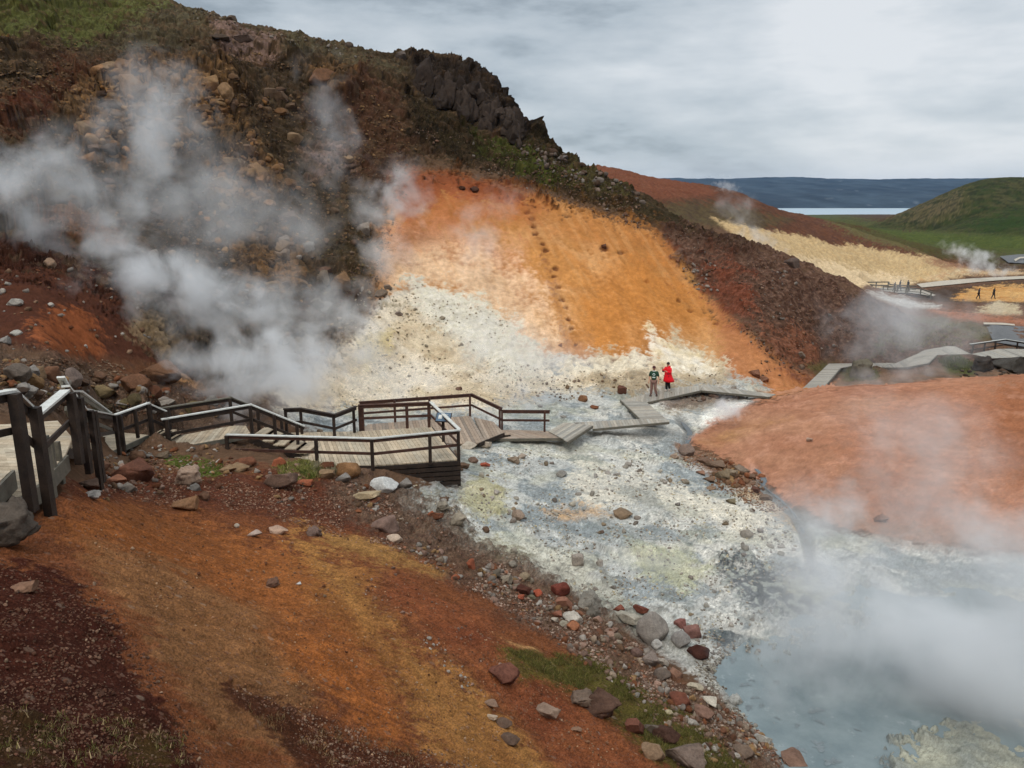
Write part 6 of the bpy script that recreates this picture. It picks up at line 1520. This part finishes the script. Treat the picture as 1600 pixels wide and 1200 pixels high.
# ---------------------------------------------------------------- steam
def steam_mat(name, dens, scale, lo, hi, seed, col=(.93, .94, .95)):
    m = bpy.data.materials.new(name); nt, _, lk = nodes(m)
    tc_ = nt.nodes.new('ShaderNodeTexCoord'); ln = nt.nodes.new('ShaderNodeVectorMath'); ln.operation = 'LENGTH'; wn = nt.nodes.new('ShaderNodeTexNoise'); wn.inputs['Scale'].default_value = scale*.8; wn.inputs['Detail'].default_value = 3; gp = pos(nt); lk.new(gp, wn.inputs['Vector'])
    wm = nt.nodes.new('ShaderNodeVectorMath'); wm.operation = 'MULTIPLY_ADD'; lk.new(wn.outputs['Color'], wm.inputs[0]); wm.inputs[1].default_value = (1.1, 1.1, 1.1)
    ws = nt.nodes.new('ShaderNodeVectorMath'); ws.operation = 'SUBTRACT'; lk.new(tc_.outputs['Object'], ws.inputs[0]); ws.inputs[1].default_value = (.55, .55, .55); lk.new(ws.outputs[0], wm.inputs[2]); lk.new(wm.outputs[0], ln.inputs[0])
    l2 = nt.nodes.new('ShaderNodeVectorMath'); l2.operation = 'LENGTH'; lk.new(tc_.outputs['Object'], l2.inputs[0])
    rim = nt.nodes.new('ShaderNodeMapRange'); rim.interpolation_type = 'SMOOTHSTEP'; lk.new(l2.outputs['Value'], rim.inputs[0]); rim.inputs[1].default_value = 1.0; rim.inputs[2].default_value = .75
    p = pos(nt); mp = nt.nodes.new('ShaderNodeMapping'); lk.new(p, mp.inputs[0]); mp.inputs['Location'].default_value = (seed*3.1, seed*1.7, seed*2.3)
    n_ = nt.nodes.new('ShaderNodeTexNoise'); n_.inputs['Scale'].default_value = scale; n_.inputs['Detail'].default_value = 5; n_.inputs['Roughness'].default_value = .64; n_.inputs['Distortion'].default_value = .5
    lk.new(mp.outputs[0], n_.inputs['Vector'])
    fall = nt.nodes.new('ShaderNodeMapRange'); fall.interpolation_type = 'SMOOTHSTEP'; lk.new(ln.outputs['Value'], fall.inputs[0]); fall.inputs[1].default_value = 1.0; fall.inputs[2].default_value = .0; fall.inputs[3].default_value = 0; fall.inputs[4].default_value = 1
    # the noise eats further into the rim than into the heart
    th = math_(nt, 'SUBTRACT', n_.outputs[0], math_(nt, 'MULTIPLY', math_(nt, 'SUBTRACT', 1.0, fall.outputs[0]), .32))
    d = math_(nt, 'MULTIPLY', math_(nt, 'MULTIPLY', math_(nt, 'MULTIPLY', ramp(nt, th, lo-.05, hi+.04), fall.outputs[0]), dens), rim.outputs[0])
    v_ = nt.nodes.new('ShaderNodeVolumePrincipled'); v_.inputs['Color'].default_value = (*col, 1); v_.inputs['Anisotropy'].default_value = .1; lk.new(d, v_.inputs['Density'])
    o = nt.nodes.new('ShaderNodeOutputMaterial'); lk.new(v_.outputs[0], o.inputs['Volume']); return m
BALL = ico(3)
SC_ = 0
def steam(px, py, wpx, hpx, Y, tau, label, tilt=0, scale=None, lo=.36, hi=.62, depth=.7):
    """puff centred on a sight line, wpx by hpx photo pixels, Y metres ahead; tau: optical depth through its heart"""
    global SC_
    SC_ += 1; c = P(px, py, Y); d = np.linalg.norm(c-np.array([0, 0, H])); w_ = 1.25*wpx*d/F/2; h_ = 1.25*hpx*d/F/2; dp = min(w_, h_)*depth+.3
    sc = scale or 2.1/min(w_, h_)
    me = bpy.data.meshes.new('steam'); me.from_pydata(BALL[0].tolist(), [], BALL[1].tolist())
    o = bpy.data.objects.new('steam', me); COL.objects.link(o); me.materials.append(steam_mat('steam', tau/dp*1.9, sc, lo, hi, SC_))
    o.location = Vector(c); o.scale = (w_, dp, h_)
    o.rotation_mode = 'XYZ'; o.rotation_euler = (0, R(tilt), math.atan2(-c[0], c[1]))
    tag(o, label, 'steam', kind='stuff'); return o
steam(240,200,190,280,46,1.5,'white steam column rising up the hillside', 12)
steam(275,130,110,120,49,.6,'thin top of the hillside steam column')
steam(50,290,430,220,34,1.9,'broad steam bank at the left edge', 6)
steam(300,330,480,280,40,.85,'pale veil of steam across the hillside', 10)
steam(265,440,340,190,33,2.2,'bright steam roll drifting over the gully', 22)
steam(380,470,280,170,34,1.6,'steam trailing right from the bright roll', 25)
steam(460,340,220,220,44,.55,'faint steam between the rocks')
steam(430,575,430,210,31.5,3.0,'dense white steam behind the boardwalk railings', 0)
steam(545,500,160,150,40,1.5,'white puff above the cream crust', -30)
steam(630,305,120,130,52,1.6,'bright puff on the red band', -25)
steam(598,390,120,300,50,1.1,'faint column under the bright puff', -8)
steam(742,370,110,200,50,.7,'faint plume on the ochre face', -5)
steam(790,320,110,80,53,.4,'wisp below the moss belt', -35)
steam(520,210,120,280,52,.5,'faint column on the mossy scree', -6)
steam(800,560,380,190,41,.7,'thin steam hanging over the cream slope', 8)
steam(830,628,170,80,37,1.2,'steam patch behind the short railing', 0)
steam(620,600,300,120,38.5,.7,'thin steam behind the platform', 0)
steam(1500,1010,640,460,17.5,3.0,'large steam cloud over the blue pool', 0, depth=.45, lo=.28, hi=.6)
steam(1540,860,500,430,22,1.3,'steam drifting from the pool over the orange mound', -20, depth=.5)
steam(1430,720,330,440,27,.7,'thin steam crossing the orange mound', -15, depth=.5)
steam(1300,820,160,200,24,.8,'narrow steam wisp at the head of the pool', 15, depth=.5)
steam(480,470,200,160,37,.9,'steam lifting out of the gully', -30)
steam(1290,880,220,260,22,.9,'steam rising from the head of the pool', 10, depth=.5)
steam(1170,930,240,170,20.5,.5,'steam over the dark mud by the pool', 0, depth=.5)
steam(1240,1050,330,200,17.3,.5,'thin steam on the near side of the pool', 0, depth=.4)
steam(1136,640,90,56,39,2.2,'white steam of the boiling vent beside the mound', -15)
steam(1400,520,360,200,56,1.2,'steam veil over the dark spur', -10)
steam(1380,600,260,110,44,.5,'thin steam over the mound crest', 0)
steam(1535,410,120,46,150,1.8,'distant white fumarole steam by the path', 20)
steam(1488,388,50,34,160,.7,'distant thin fumarole plume', 30)
steam(1185,370,120,50,86,.8,'steam behind the spur crest', 25)
steam(1150,330,120,70,100,.45,'faint steam on the red-brown ridge', 30)
steam(1135,292,60,24,125,.7,'small puff on the far ridge line', 10)
steam(1415,476,90,22,108,.7,'steam over the pale stream beyond the spur', 8)
steam(930,760,260,90,30,.45,'thin steam on the white mud', 0)
steam(1000,880,260,110,24,.6,'steam in the middle of the mud flat', 0)
steam(890,870,90,60,25,.5,'small wisp beside the pale rock', 0)
# ---------------------------------------------------------------- air between here and the far plateau
hzm = bpy.data.materials.new('air'); nt, _, lk = nodes(hzm)
v_ = nt.nodes.new('ShaderNodeVolumePrincipled'); v_.inputs['Color'].default_value = (.30, .58, 1.0, 1); v_.inputs['Density'].default_value = HAZE; v_.inputs['Anisotropy'].default_value = 0
o_ = nt.nodes.new('ShaderNodeOutputMaterial'); lk.new(v_.outputs[0], o_.inputs['Volume'])
if HAZE > 0:
    mb = MB(); mb.beam((500, -90, 22), (500, 5250, 22), 6000, 134); hz_ = mb.obj('haze', hzm); tag(hz_, 'thin blue air between the valley and the far plateau', 'haze', kind='stuff')
scene.cycles.volume_step_rate = .7; scene.cycles.volume_max_steps = 128
